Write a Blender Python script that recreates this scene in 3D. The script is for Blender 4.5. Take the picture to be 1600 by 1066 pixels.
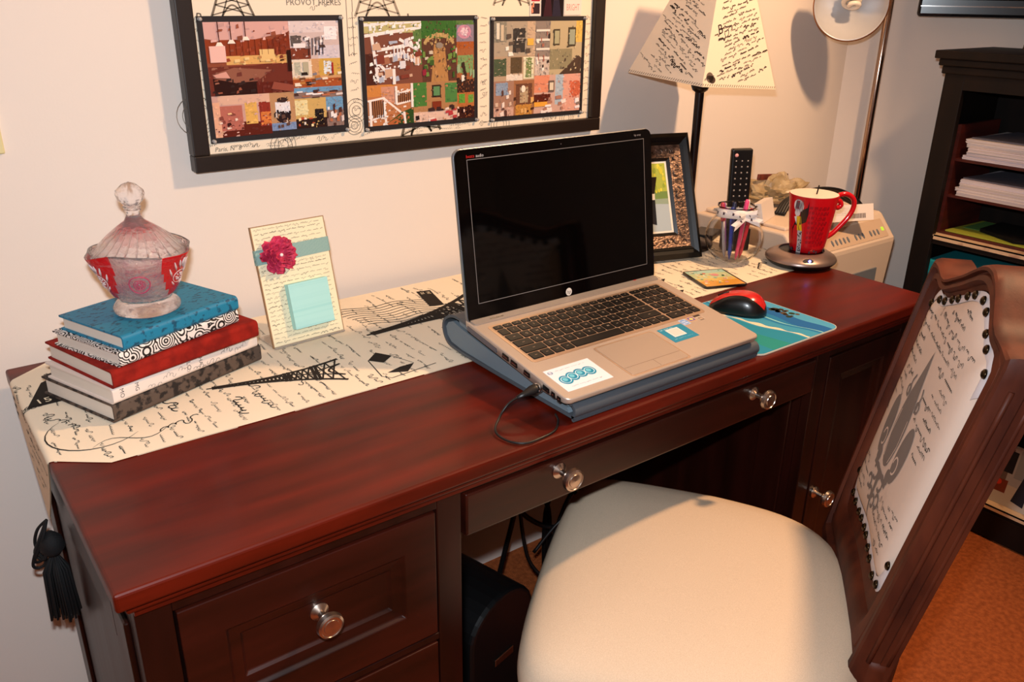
import bpy, bmesh, math, random
from mathutils import Vector, Matrix
PI = math.pi
scn = bpy.context.scene
for o in list(bpy.data.objects): bpy.data.objects.remove(o)
COL = scn.collection

# ------------------------------------------------------------------ camera
CP = Vector((-0.0913, -1.361, 1.2879)); YAW, PITCH, ROLL = 0.6482, 0.3922, 0.0137
fw = Vector((math.sin(YAW)*math.cos(PITCH), math.cos(YAW)*math.cos(PITCH), -math.sin(PITCH)))
rt = Vector((math.cos(YAW), -math.sin(YAW), 0)); up = rt.cross(fw)
r2 = rt*math.cos(ROLL)+up*math.sin(ROLL); u2 = up*math.cos(ROLL)-rt*math.sin(ROLL)
cd = bpy.data.cameras.new('camera'); cam = bpy.data.objects.new('camera', cd); COL.objects.link(cam)
cam.matrix_world = Matrix(((r2.x, u2.x, -fw.x, CP.x), (r2.y, u2.y, -fw.y, CP.y), (r2.z, u2.z, -fw.z, CP.z), (0, 0, 0, 1)))
cd.sensor_width = 36; cd.lens = 1328/1600*36; cd.clip_start = 0.02
scn.camera = cam
# ------------------------------------------------------------------ world, lights, exposure
scn.view_settings.view_transform = 'Standard'; scn.view_settings.look = 'None'
scn.view_settings.gamma = 1; scn.view_settings.exposure = 0.0; scn.view_settings.use_curve_mapping = False
w = bpy.data.worlds.new('world'); scn.world = w; w.use_nodes = True
w.node_tree.nodes['Background'].inputs[0].default_value = (1, .82, .7, 1); w.node_tree.nodes['Background'].inputs[1].default_value = 0.05
def lamp(name, kind, loc, target, energy, color, size, size_y=None, spread=None):
    l = bpy.data.lights.new(name, kind); l.energy = energy; l.color = color
    if kind == 'AREA':
        l.size = size
        if size_y: l.shape = 'RECTANGLE'; l.size_y = size_y
        if spread: l.spread = spread
    else: l.shadow_soft_size = size
    if kind == 'SPOT': l.spot_size = 2.2; l.spot_blend = .4
    o = bpy.data.objects.new(name, l); COL.objects.link(o); o.location = loc
    o.rotation_euler = (Vector(target)-Vector(loc)).to_track_quat('-Z', 'Y').to_euler()
    return o
# the camera's own flash, a little above and left of the lens
lamp('camera_flash', 'AREA', CP+u2*.075-r2*.02, CP+fw*2+u2*.075, 15.2, (.86, .93, 1), 0.035, .02)
# warm light of the room, hanging above the right half of the desk
lamp('ceiling_light', 'SPOT', (1.45, -.95, 2.02), (.50, 0, .82), 92, (1, .61, .33), 0.05)

# ------------------------------------------------------------------ materials
def lin(c):
    return tuple((x/12.92 if x <= .04045 else ((x+.055)/1.055)**2.4) for x in c)
def rgb(h):
    if isinstance(h, tuple): return h
    h = h.lstrip('#'); return lin(tuple(int(h[i:i+2], 16)/255 for i in (0, 2, 4)))
MATS = {}
def mat(name, color='#888888', rough=.5, metal=0, color2=None, scale=20, detail=3, contrast=(.35, .65), bump=0, bscale=None, bdist=.001,
        coat=0, trans=0, ior=1.45, tex='noise', stretch=(1, 1, 1), attr=False, emit=0, sheen=0, spec=None, rough2=None):
    if name in MATS: return MATS[name]
    m = bpy.data.materials.new(name); m.use_nodes = True; nt = m.node_tree; b = nt.nodes['Principled BSDF']
    N = nt.nodes.new; L = nt.links.new
    c1 = rgb(color); b.inputs['Base Color'].default_value = (*c1, 1)
    b.inputs['Roughness'].default_value = rough; b.inputs['Metallic'].default_value = metal
    b.inputs['Coat Weight'].default_value = coat; b.inputs['Coat Roughness'].default_value = .12
    b.inputs['Transmission Weight'].default_value = trans; b.inputs['IOR'].default_value = ior
    if spec is not None: b.inputs['Specular IOR Level'].default_value = spec
    if sheen: b.inputs['Sheen Weight'].default_value = sheen
    if emit: b.inputs['Emission Color'].default_value = (*c1, 1); b.inputs['Emission Strength'].default_value = emit
    tc = N('ShaderNodeTexCoord'); mp = N('ShaderNodeMapping'); mp.inputs['Scale'].default_value = stretch
    L(tc.outputs['Object'], mp.inputs['Vector'])
    if attr:
        a = N('ShaderNodeAttribute'); a.attribute_name = 'Col'; L(a.outputs['Color'], b.inputs['Base Color'])
    if color2:
        if tex == 'voronoi':
            t = N('ShaderNodeTexVoronoi'); t.inputs['Scale'].default_value = scale; out = t.outputs['Distance']
        elif tex == 'rings':
            v = N('ShaderNodeTexVoronoi'); v.inputs['Scale'].default_value = scale
            mm = N('ShaderNodeMath'); mm.operation = 'MULTIPLY'; mm.inputs[1].default_value = 34; L(v.outputs['Distance'], mm.inputs[0])
            m2 = N('ShaderNodeMath'); m2.operation = 'SINE'; L(mm.outputs[0], m2.inputs[0])
            m3 = N('ShaderNodeMath'); m3.operation = 'MULTIPLY_ADD'; m3.inputs[1].default_value = .5; m3.inputs[2].default_value = .5; L(m2.outputs[0], m3.inputs[0])
            t = v; out = m3.outputs[0]
        elif tex == 'wave':
            t = N('ShaderNodeTexWave'); t.inputs['Scale'].default_value = scale; t.inputs['Distortion'].default_value = 4; t.inputs['Detail'].default_value = detail; out = t.outputs['Fac']
        else:
            t = N('ShaderNodeTexNoise'); t.inputs['Scale'].default_value = scale; t.inputs['Detail'].default_value = detail; out = t.outputs['Fac']
        L(mp.outputs[0], t.inputs['Vector'])
        r = N('ShaderNodeValToRGB'); r.color_ramp.elements[0].position = contrast[0]; r.color_ramp.elements[1].position = contrast[1]
        r.color_ramp.elements[0].color = (*c1, 1); r.color_ramp.elements[1].color = (*rgb(color2), 1)
        L(out, r.inputs[0]); L(r.outputs[0], b.inputs['Base Color'])
        if rough2 is not None:
            rr = N('ShaderNodeMapRange'); rr.inputs[3].default_value = rough; rr.inputs[4].default_value = rough2
            L(out, rr.inputs[0]); L(rr.outputs[0], b.inputs['Roughness'])
    if bump:
        t2 = N('ShaderNodeTexNoise'); t2.inputs['Scale'].default_value = bscale or scale; t2.inputs['Detail'].default_value = 4; L(mp.outputs[0], t2.inputs['Vector'])
        bp = N('ShaderNodeBump'); bp.inputs['Strength'].default_value = bump; bp.inputs['Distance'].default_value = bdist
        L(t2.outputs['Fac'], bp.inputs['Height']); L(bp.outputs[0], b.inputs['Normal'])
    MATS[name] = m; return m
M_PRINT = mat('printed_colours', rough=.45, attr=True)
M_GLOSSPRINT = mat('glossy_printed_colours', rough=.25, attr=True)
M_MATTPRINT = mat('matt_printed_colours', rough=.9, attr=True, spec=.2)

# ------------------------------------------------------------------ mesh building
class MB:
    def __init__(s): s.v = []; s.f = []; s.m = []; s.c = []; s.s = []
    def add(s, V, F, mi=0, col=None, smooth=False, T=None):
        b = len(s.v)
        s.v += [tuple(T @ Vector(p)) if T is not None else tuple(p) for p in V]
        for f in F: s.f.append([b+i for i in f]); s.m.append(mi); s.c.append(col); s.s.append(smooth)
        return s
    def bm(s, bm, mi=0, col=None, smooth=False, T=None):
        bm.verts.index_update(); s.add([v.co[:] for v in bm.verts], [[v.index for v in f.verts] for f in bm.faces], mi, col, smooth, T); bm.free(); return s
    def box(s, x0, y0, z0, x1, y1, z1, bev=0, seg=2, mi=0, col=None, T=None):
        V = [(x, y, z) for x in (x0, x1) for y in (y0, y1) for z in (z0, z1)]
        F = [(0, 1, 3, 2), (4, 6, 7, 5), (0, 4, 5, 1), (2, 3, 7, 6), (0, 2, 6, 4), (1, 5, 7, 3)]
        if not bev: return s.add(V, F, mi, col, False, T)
        bm = bmesh.new(); vs = [bm.verts.new(v) for v in V]
        for f in F: bm.faces.new([vs[i] for i in f])
        bmesh.ops.bevel(bm, geom=list(bm.edges), offset=bev, segments=seg, affect='EDGES', profile=.5)
        return s.bm(bm, mi, col, False, T)
    def lathe(s, prof, seg=32, mi=0, col=None, T=None, smooth=True, rf=None, close=True):
        V = []; F = []; n = len(prof)
        for i in range(seg):
            a = 2*PI*i/seg
            for j, (r, z) in enumerate(prof):
                k, dz = rf(a, j, r, z) if rf else (1, 0)
                V.append((r*k*math.cos(a), r*k*math.sin(a), z+dz))
        for i in range(seg):
            for j in range(n-1):
                a, b2 = i*n+j, ((i+1) % seg)*n+j
                F.append((a, b2, b2+1, a+1))
        if close:
            if prof[0][0] > 1e-6: F.append([i*n for i in range(seg)][::-1])
            if prof[-1][0] > 1e-6: F.append([i*n+n-1 for i in range(seg)])
        return s.add(V, F, mi, col, smooth, T)
    def tube(s, pts, r, seg=10, mi=0, col=None, T=None, cap=True, ry=None, closed=False):
        P = [Vector(p) for p in pts]; n = len(P); V = []; F = []
        R = r if isinstance(r, (list, tuple)) else [r]*n
        t0 = (P[1]-P[0]).normalized(); nrm = t0.orthogonal().normalized()
        for i in range(n):
            if closed: t = (P[(i+1) % n]-P[i-1]).normalized()
            else: t = (P[min(i+1, n-1)]-P[max(i-1, 0)]).normalized()
            nrm = (nrm-t*nrm.dot(t)).normalized(); bn = t.cross(nrm)
            for k in range(seg):
                a = 2*PI*k/seg; V.append(P[i]+nrm*(R[i]*math.cos(a))+bn*((ry or 1)*R[i]*math.sin(a)))
        for i in range(n if closed else n-1):
            for k in range(seg):
                a = i*seg+k; b2 = i*seg+(k+1) % seg; c2 = ((i+1) % n)*seg
                F.append((a, b2, c2+(k+1) % seg, c2+k))
        if cap and not closed: F.append(list(range(seg))[::-1]); F.append([(n-1)*seg+k for k in range(seg)])
        return s.add(V, F, mi, col, True, T)
    def prism(s, pts, h0, h1, mapf=None, mi=0, col=None, T=None, smooth=False):
        """2-D outline pts extruded from h0 to h1; mapf(u,v,h)"""
        mapf = mapf or (lambda u, v, h: (u, v, h)); n = len(pts)
        V = [mapf(u, v, h0) for u, v in pts]+[mapf(u, v, h1) for u, v in pts]
        F = [list(range(n))[::-1], list(range(n, 2*n))]+[(i, (i+1) % n, n+(i+1) % n, n+i) for i in range(n)]
        b = len(s.f); s.add(V, F, mi, col, False, T)
        if smooth:
            for i in range(b+2, len(s.f)): s.s[i] = True
        return s
    def build(s, name, mats, parent=None, loc=None, rot=None, bevel=0, bseg=2, subsurf=0, autosmooth=None):
        me = bpy.data.meshes.new(name); me.from_pydata(s.v, [], s.f)
        if not isinstance(mats, (list, tuple)): mats = [mats]
        for m in mats: me.materials.append(m)
        me.polygons.foreach_set('material_index', s.m); me.polygons.foreach_set('use_smooth', s.s)
        if any(c is not None for c in s.c):
            at = me.color_attributes.new('Col', 'FLOAT_COLOR', 'CORNER'); data = []
            for p, c in zip(me.polygons, s.c): data += [*(c or (1, 1, 1)), 1]*len(p.vertices)
            at.data.foreach_set('color', data)
        me.update(); o = bpy.data.objects.new(name, me); COL.objects.link(o)
        if parent: o.parent = parent
        if loc: o.location = loc
        if rot: o.rotation_euler = rot
        if bevel:
            md = o.modifiers.new('bevel', 'BEVEL'); md.width = bevel; md.segments = bseg; md.limit_method = 'ANGLE'; md.angle_limit = .6
        if subsurf:
            md = o.modifiers.new('sub', 'SUBSURF'); md.levels = subsurf; md.render_levels = subsurf
        if autosmooth:
            import numpy as np
            bm = bmesh.new(); bm.from_mesh(me)
            for e in bm.edges:
                if len(e.link_faces) == 2 and e.calc_face_angle(0) > autosmooth: e.smooth = False
            for f in bm.faces: f.smooth = True
            bm.to_mesh(me); bm.free()
        return o
def tag(o, label=None, cat=None, group=None, kind=None):
    if label: o['label'] = label
    if cat: o['category'] = cat
    if group: o['group'] = group
    if kind: o['kind'] = kind
    return o
def empty(name, loc, rz=0, label=None, cat=None, group=None):
    o = bpy.data.objects.new(name, None); COL.objects.link(o); o.location = loc; o.rotation_euler = (0, 0, rz); o.empty_display_size = .05
    return tag(o, label, cat, group)
def rrect(x0, y0, x1, y1, r, n=5):
    pts = []
    for cx, cy, a0 in ((x1-r, y1-r, 0), (x0+r, y1-r, PI/2), (x0+r, y0+r, PI), (x1-r, y0+r, 1.5*PI)):
        for i in range(n+1): a = a0+PI/2*i/n; pts.append((cx+r*math.cos(a), cy+r*math.sin(a)))
    return pts
def circ(cx, cy, r, n=24, ry=None): return [(cx+r*math.cos(2*PI*i/n), cy+(ry or r)*math.sin(2*PI*i/n)) for i in range(n)]
def smooth_path(pts, n=6, closed=False):
    P = [Vector(p) for p in pts]; out = []; m = len(P)
    for i in range(m if closed else m-1):
        if closed: a, b, c, d = P[i-1], P[i], P[(i+1) % m], P[(i+2) % m]
        else: a, b, c, d = P[max(i-1, 0)], P[i], P[i+1], P[min(i+2, m-1)]
        for k in range(n):
            t = k/n; out.append(.5*((2*b)+(c-a)*t+(2*a-5*b+4*c-d)*t*t+(3*b-a-3*c+d)*t**3))
    if not closed: out.append(P[-1])
    return out

# ------------------------------------------------------------------ flat printing: lettering, drawings, pictures
_TX = {}
def text_geo(s):
    if s in _TX: return _TX[s]
    cu = bpy.data.curves.new('t', 'FONT'); cu.body = s; cu.size = 1; cu.resolution_u = 2
    o = bpy.data.objects.new('t', cu); COL.objects.link(o); bpy.context.view_layer.update()
    me = bpy.data.meshes.new_from_object(o.evaluated_get(bpy.context.evaluated_depsgraph_get()))
    r = ([(v.co.x, v.co.y) for v in me.vertices], [list(p.vertices) for p in me.polygons])
    bpy.data.objects.remove(o); bpy.data.curves.remove(cu); bpy.data.meshes.remove(me); _TX[s] = r; return r
class Art:
    def __init__(s, col='#222222', auto=False): s.items = []; s.col = rgb(col); s.layer = 0; s.auto = auto
    def up(s): s.layer += 1; return s
    def raw(s, V, F, col=None):
        if s.auto: s.layer += 1
        s.items.append((V, F, rgb(col) if col else s.col, s.layer))
    def poly(s, pts, col=None): s.raw(list(pts), [list(range(len(pts)))], col); return s
    def rect(s, x0, y0, x1, y1, col=None): return s.poly([(x0, y0), (x1, y0), (x1, y1), (x0, y1)], col)
    def disc(s, x, y, r, col=None, n=16, ry=None): return s.poly(circ(x, y, r, n, ry), col)
    def stroke(s, pts, w, col=None, taper=False):
        n = len(pts)
        if n < 2: return s
        V = []
        for i, p in enumerate(pts):
            a = pts[max(i-1, 0)]; b = pts[min(i+1, n-1)]; dx, dy = b[0]-a[0], b[1]-a[1]; L = math.hypot(dx, dy) or 1
            k = w/2*(math.sin(PI*(i+.4)/(n-.2))*.9+.1 if taper else 1)
            V += [(p[0]-dy/L*k, p[1]+dx/L*k), (p[0]+dy/L*k, p[1]-dx/L*k)]
        s.raw(V, [(2*i, 2*i+1, 2*i+3, 2*i+2) for i in range(n-1)], col); return s
    def ring(s, x, y, r, w, col=None, n=24, ry=None, a0=0, a1=2*PI):
        return s.stroke([(x+r*math.cos(a0+(a1-a0)*i/n), y+(ry or r)*math.sin(a0+(a1-a0)*i/n)) for i in range(n+1)], w, col)
    def text(s, t, x, y, size, col=None, rot=0, shear=0, sx=1):
        V, F = text_geo(t); c, q = math.cos(rot), math.sin(rot)
        W = []
        for a, b in V: a, b = (a*sx+b*shear)*size, b*size; W.append((x+a*c-b*q, y+a*q+b*c))
        s.raw(W, F, col); return s
    def script(s, x, y, length, h, rot=0, w=None, col=None, rng=random, slant=.35):
        """a line of joined handwriting"""
        w = w or h*.12; c, q = math.cos(rot), math.sin(rot); u = 0
        while u < length:
            wl = min(rng.uniform(2.5, 6)*h*.75, length-u+h*.4); pts = []; k = max(2, int(wl/(h*.5))); ph = rng.uniform(0, 6)
            for j in range(k):
                amp = h*(.28 if rng.random() < .62 else rng.choice((.6, .55, -.45))); 
                for i in range(6):
                    t = i/6; a = 2*PI*t
                    X = u+(j+t)*h*.5-math.sin(a)*h*.13; Y = amp*(1-math.cos(a))/2+rng.uniform(-.02, .02)*h; X += slant*Y
                    pts.append((x+X*c-Y*q, y+X*q+Y*c))
            s.stroke(pts, w*rng.uniform(.7, 1.3), col); u += wl+h*rng.uniform(.35, .7)
        return s
    def put(s, mb, mapf, mi=0, h=.0004, dh=.00004, T=None, xf=None):
        for V, F, col, ly in s.items:
            W = [xf(*p) for p in V] if xf else V
            mb.add([mapf(u, v, h+ly*dh) for u, v in W], F, mi, col, False, T)
        return mb
def eiffel(a, x, y, H, rot=0, col=None, w=1.0):
    """a drawn lattice tower, foot centre at x,y"""
    c, q = math.cos(rot), math.sin(rot); P = lambda u, v: (x+(u*c-v*q)*H, y+(u*q+v*c)*H)
    hw = lambda t: .20*(1-t)**2.3+.012
    L = lambda pts, ww: a.stroke([P(*p) for p in pts], ww*H*w, col)
    for sgn in (-1, 1):
        L([(sgn*hw(t/14), t/14) for t in range(15)], .022)
        L([(sgn*(hw(t/10)*.5 if t > 3 else hw(t/10)-.1), t/10) for t in range(0, 9)], .013)
    L([(-.11+.02*i, .0+.11*math.sin(PI*i/11)) for i in range(12)], .015)
    for t in (.2, .23, .42, .45): L([(-hw(t)-.02, t), (hw(t)+.02, t)], .02)
    t = .02; k = 1
    while t < .95:
        d = max(.03, hw(t)*.45); L([(-hw(t)*k, t), (hw(t+d)*k, t+d)], .011); L([(hw(t)*k, t), (-hw(t+d)*k, t+d)], .011); t += d
    L([(0, .93), (0, 1.04)], .012)

# ================================================================== the room
M_WALL = mat('wall_paint', '#e6dad0', .75, bump=.15, bscale=260, bdist=.0006, spec=.25)
M_CEIL = mat('ceiling_paint', '#efe6da', .9)
M_FLOOR = mat('carpet', '#c46a3a', .95, color2='#a3552e', scale=90, bump=.8, bscale=420, bdist=.006, spec=.1)
def structure(name, m, pts, z0, z1):
    o = MB().prism(pts, z0, z1).build(name, m); tag(o, kind='structure'); return o
structure('floor', M_FLOOR, [(-1.9, -3.3), (2.9, -3.3), (2.9, .2), (-1.9, .2)], -.1, 0)
structure('ceiling', M_CEIL, [(-1.9, -3.3), (2.9, -3.3), (2.9, .2), (-1.9, .2)], 2.5, 2.6)
structure('wall_back', M_WALL, [(-1.8, .03), (2.08, .03), (2.14, .13), (-1.8, .13)], 0, 2.5)
structure('wall_right', M_WALL, [(2.08, .03), (2.60, -.87), (2.60, -3.2), (2.70, -3.2), (2.70, -.83), (2.14, .13)], 0, 2.5)
structure('wall_left', M_WALL, [(-1.8, -3.2), (-1.8, .13), (-1.9, .13), (-1.9, -3.2)], 0, 2.5)
structure('wall_front', M_WALL, [(-1.9, -3.2), (2.7, -3.2), (2.7, -3.3), (-1.9, -3.3)], 0, 2.5)

# ================================================================== the desk
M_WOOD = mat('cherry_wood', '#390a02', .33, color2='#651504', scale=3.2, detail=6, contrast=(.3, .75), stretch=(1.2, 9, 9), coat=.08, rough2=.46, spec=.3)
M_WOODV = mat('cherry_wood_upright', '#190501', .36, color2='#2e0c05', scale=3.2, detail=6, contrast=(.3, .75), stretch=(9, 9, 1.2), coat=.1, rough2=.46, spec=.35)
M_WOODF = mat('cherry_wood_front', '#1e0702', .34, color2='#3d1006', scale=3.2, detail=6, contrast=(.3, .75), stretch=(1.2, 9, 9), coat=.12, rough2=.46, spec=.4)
M_NICKEL = mat('brushed_nickel', '#c9b9ac', .28, 1)
L, D = 1.465, .63
desk = empty('desk', (L/2, -D/2, 0), 0, 'long dark cherry wood pedestal desk standing against the cream wall', 'desk')
dx, dy = -L/2, D/2
def dbox(mb, x0, y0, z0, x1, y1, z1, **k): return mb.box(x0+dx, y0+dy, z0, x1+dx, y1+dy, z1, **k)
mb = MB(); dbox(mb, 0, -D, .738, L, 0, .76, bev=.004, seg=3); dbox(mb, .010, -D+.010, .726, L-.010, -.006, .738, bev=.003)
dbox(mb, .018, -D+.018, .716, L-.018, -.01, .726)
mb.build('desktop', M_WOOD, desk)
def pedestal(x0, x1, openings, name):
    mb = MB()
    dbox(mb, x0, -.585, .06, x0+.02, -.02, .716); dbox(mb, x1-.02, -.585, .06, x1, -.02, .716)
    dbox(mb, x0, -.03, .06, x1, -.02, .716); dbox(mb, x0+.02, -.585, .06, x1-.02, -.03, .08)
    zs = [.06]+sorted(z for o in openings for z in o)+[.716]
    dbox(mb, x0, -.605, .0, x0+.036, -.585, .716, bev=.0015); dbox(mb, x1-.036, -.605, .0, x1, -.585, .716, bev=.0015)
    for i in range(0, len(zs), 2): dbox(mb, x0+.036, -.605, zs[i] if i else 0, x1-.036, -.585, zs[i+1], bev=.001)
    dbox(mb, x0, -.05, 0, x0+.036, -.02, .06); dbox(mb, x1-.036, -.05, 0, x1, -.02, .06)
    # raised frames on the end panels
    for xs, sg in ((x0, -1), (x1, 1)):
        for a in ((-.57, .1, -.51, .68), (-.10, .1, -.04, .68), (-.51, .62, -.10, .68), (-.51, .1, -.10, .16)):
            dbox(mb, min(xs, xs+sg*.006), a[0], a[1], max(xs, xs+sg*.006), a[2], a[3], bev=.002)
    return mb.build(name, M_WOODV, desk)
def front_panel(name, x0, x1, z0, z1, rim, label=None):
    """framed front with a stepped recess"""
    mb = MB(); g = .003; x0 += g; x1 -= g; z0 += g; z1 -= g
    dbox(mb, x0+.001, -.592, z0, x1, -.585, z1)
    F = []
    rings = [(0, -.6065), (rim, -.6065), (rim+.004, -.602), (rim+.016, -.600), (rim+.020, -.5965)] if rim else [(0, -.6065), (.003, -.6075)]
    V = []
    for d, y in [(0, -.590)]+rings: V += [(x0+d+dx, y+dy, z0+d), (x1-d+dx, y+dy, z0+d), (x1-d+dx, y+dy, z1-d), (x0+d+dx, y+dy, z1-d)]
    n = len(rings)+1
    for i in range(n-1):
        for k in range(4): F.append((i*4+k, i*4+(k+1) % 4, i*4+4+(k+1) % 4, i*4+4+k))
    F.append([(n-1)*4+k for k in range(4)]); mb.add(V, F)
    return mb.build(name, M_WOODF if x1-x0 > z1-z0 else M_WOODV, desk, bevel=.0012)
def knob(parent, x, z, y=-.607, s=1.0):
    T = Matrix.Translation((x+dx, y+dy, z)) @ Matrix.Rotation(PI/2, 4, 'X')
    p = [(0, 0), (.0115, 0), (.0115, .002), (.009, .004), (.0045, .007), (.0042, .017), (.008, .021), (.014, .024), (.0165, .028), (.0155, .033), (.013, .0345), (.0125, .0335), (.0095, .0335), (.009, .0345), (0, .0355)]
    return MB().lathe([(r*s, h*s) for r, h in p], 32, T=T).build('knob', M_NICKEL, parent, autosmooth=.7)
pedestal(.018, .405, [(.51, .700), (.300, .500), (.08, .290)], 'pedestal')
pedestal(1.145, 1.447, [(.08, .700)], 'pedestal')
for (z0, z1) in ((.51, .700), (.300, .500), (.08, .290)):
    d = front_panel('drawer', .054, .369, z0, z1, .045); knob(d, .2115, (z0+z1)/2+.012, -.5965)
d = front_panel('drawer', .408, 1.142, .640, .708, 0); knob(d, .562, .688); knob(d, .972, .688)
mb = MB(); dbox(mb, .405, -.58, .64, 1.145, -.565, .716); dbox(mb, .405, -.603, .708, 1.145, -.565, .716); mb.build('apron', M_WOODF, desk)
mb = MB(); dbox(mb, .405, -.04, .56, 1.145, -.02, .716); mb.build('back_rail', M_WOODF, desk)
d = front_panel('door', 1.181, 1.411, .08, .700, .042); knob(d, 1.203, .415)

# ================================================================== table runner
M_CLOTH = mat('printed_linen', rough=.9, attr=True, spec=.15, bump=.25, bscale=900, bdist=.0004)
INK = '#2b2622'
def runner():
    zt = .7612; yc = -.190; hw = .184; x1 = 1.465; taper = .06; hang = .155
    umin, umax = -hang, x1+hang
    def half(u):
        if u < 0: return max(.004, .138*(1-(-u/hang)**1.25))
        if u < taper: return .138+(hw-.138)*u/taper
        if u > x1-taper: return max(.004, hw*(umax-u)/(umax-x1+taper))
        return hw
    R = .006
    def mp(u, v, h=0):
        # rolls over each desk end
        def bend(d):                     # d = arc length past the edge start
            q = PI/2*R
            if d < q: a = d/R; return (R+h)*math.sin(a), (R+h)*math.cos(a)-R
            return R+h, -(d-q)-R
        wav = .0008*math.sin(v*40+u*9)
        if u < R: a, b = bend(R-u); return (R-a*(1+.0016/R), v, zt+b)
        if u > x1-R: a, b = bend(u-(x1-R)); return (x1-R+a*(1+.0016/R), v, zt+b)
        return (u, v, zt+h+.0004*math.sin(u*31)*math.sin(v*23))
    us = sorted(set([umin+hang*i/14 for i in range(14)]+[-.012+.002*i for i in range(13)]+[taper+(x1-2*taper)*i/60 for i in range(61)]+[x1-.012+.002*i for i in range(13)]+[.02, .04, x1-.02, x1-.04]+[x1+hang*(i+1)/14 for i in range(14)]))
    mb = MB(); cream = rgb('#ebdcc4'); nv = 9
    for side, hh in ((0, 0.0), (1, -.0011)):
        V = []; F = []
        for u in us:
            for j in range(nv): V.append(mp(u, yc+half(u)*(2*j/(nv-1)-1), hh))
        for i in range(len(us)-1):
            for j in range(nv-1): a = i*nv+j; f = (a, a+nv, a+nv+1, a+1); F.append(f if side == 0 else f[::-1])
        mb.add(V, F, 0, cream, True)
    rng = random.Random(4); A = Art(INK)
    inside = lambda u, v: umin+.02 < u < umax-.02 and abs(v-yc) < half(u)-.006
    def sc(x, y, l, h, rot, w=None):
        e = (x+l*math.cos(rot), y+l*math.sin(rot))
        if inside(x, y) and inside(*e): A.script(x, y, l, h, rot, w, rng=rng)
    # lines of handwriting running across the cloth
    u = -.09
    while u < 1.55:
        v = yc-hw+.012
        while v < yc+hw-.03:
            if rng.random() < .85: sc(u+rng.uniform(-.004, .004), v, rng.uniform(.02, .05), .0072*rng.uniform(.8, 1.35), PI/2+rng.uniform(-.12, .05), .0009)
            v += rng.uniform(.035, .06)
        u += .0215
    # large script words
    for (x, y, l, h, r) in ((.165, -.285, .055, .02, PI/2+.1), (.24, -.345, .05, .019, PI/2), (.275, -.35, .08, .017, PI/2), (.13, -.33, .05, .022, .3),
                            (.33, -.30, .06, .014, .4), (.62, -.15, .07, .014, PI/2), (.92, -.10, .09, .02, .1), (1.33, -.33, .06, .022, .6), (1.36, -.2, .1, .02, 2.0), (.02, -.2, .05, .014, -1.2), (-.03, -.22, .04, .01, 1.4)):
        A.script(x, y, l, h, r, h*.11, rng=rng)
    # big looping flourish near the front left
    A.stroke([(.055+.045*math.cos(a)*1.3+.01, -.275+.055*math.sin(a)) for a in [2.2+i*.22 for i in range(16)]], .0022, taper=True)
    A.stroke([(.05+.1*i/12, -.325+.012*math.sin(i*.6)) for i in range(13)], .0016, taper=True)
    # towers
    eiffel(A, .405, -.288, .186, 1.328, w=1.3)
    eiffel(A, .745, -.166, .24, 1.67, w=1.7)
    eiffel(A, 1.08, -.17, .15, .75, w=1.6); [A.ring(-.006+.0042*i, -.167+.0009*i+.002*(i % 2), .0045, .0012, None, 10) for i in range(16)]
    # postmark waves
    for k in range(9):
        A.stroke([(.49+.012*i+.004*k, -.060-.0115*k-.0018*i+.006*math.sin(i*.75+k*.15)) for i in range(16)], .0019)
    for k in range(6):
        A.stroke([(1.17+.008*i, -.03-.011*k+.006*math.sin(i*.75)) for i in range(15)], .0015)
    # flag
    A.poly([(.450, -.283), (.474, -.262), (.489, -.287), (.466, -.303)]).poly([(.453, -.338), (.479, -.330), (.503, -.330), (.480, -.352)])
    A.stroke([(.450, -.283), (.440, -.345), (.45, -.358), (.53, -.350)], .0016); A.stroke([(.489, -.287), (.503, -.330)], .001)
    for i, ch in enumerate('ab'): pass
    # stamp boxes
    def stamp(x, y, wd, ht, rot, words):
        c, s_ = math.cos(rot), math.sin(rot); P = lambda a, b: (x+a*c-b*s_, y+a*s_+b*c)
        A.poly([P(0, 0), P(wd, 0), P(wd, ht), P(0, ht)]); A.up()
        for i, t in enumerate(words): q = P(wd*.08, ht*(.62-.42*i)); A.text(t, q[0], q[1], ht*.36, '#e9dcc0', rot, 0, .9)
        A.layer -= 1
    stamp(.675, -.049, .085, .027, -1.82, ['PARIS', 'DEPART'])
    A.poly([(.004, -.165), (.05, -.165), (.058, -.07), (.034, -.085)]); A.up(); A.text('15', .016, -.158, .022, '#e9dcc0', .1); A.layer -= 1
    for k in range(9): A.rect(-.012-.010*k, -.085-.004*k, -.017-.010*k, -.070-.004*k)
    # bird and leaf shapes near the laptop
    A.poly([(1.045, -.27), (1.09, -.285), (1.12, -.262), (1.09, -.262), (1.07, -.25)]).poly([(1.03, -.32), (1.08, -.345), (1.10, -.33), (1.065, -.318)])
    for i in range(8): A.stroke([(1.0+.012*i, -.24), (1.02+.012*i, -.205+.004*(i % 3))], .004, taper=True)
    A.items = [it for it in A.items if all(umin < p[0] < umax and abs(p[1]-yc) < half(p[0])-.001 for p in it[0])]
    A.put(mb, mp, 0, .0005, .0001)
    root = mb.build('table_runner', M_CLOTH)
    tag(root, 'cream linen table runner with black French script, lying along the back of the desk', 'table runner')
    # tassel
    M_TAS = mat('black_cord', '#0c0b0d', .8, bump=.5, bscale=500, bdist=.001)
    tb = MB(); tip = mp(umin, yc)
    X, Y, Z = tip[0]-.004, yc, tip[2]
    for k in range(4):
        a = k*1.4
        tb.tube(smooth_path([(X, Y, Z), (X-.012+.004*math.sin(a), Y+.006+.010*math.cos(a), Z-.020-.004*k), (X-.018-.003*k, Y+.022+.006*math.cos(a), Z-.050-.009*k), (X-.012, Y+.012-.012*math.cos(a), Z-.060-.006*k), (X-.006, Y+.004, Z-.026)], 6), .0022, 6)
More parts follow.
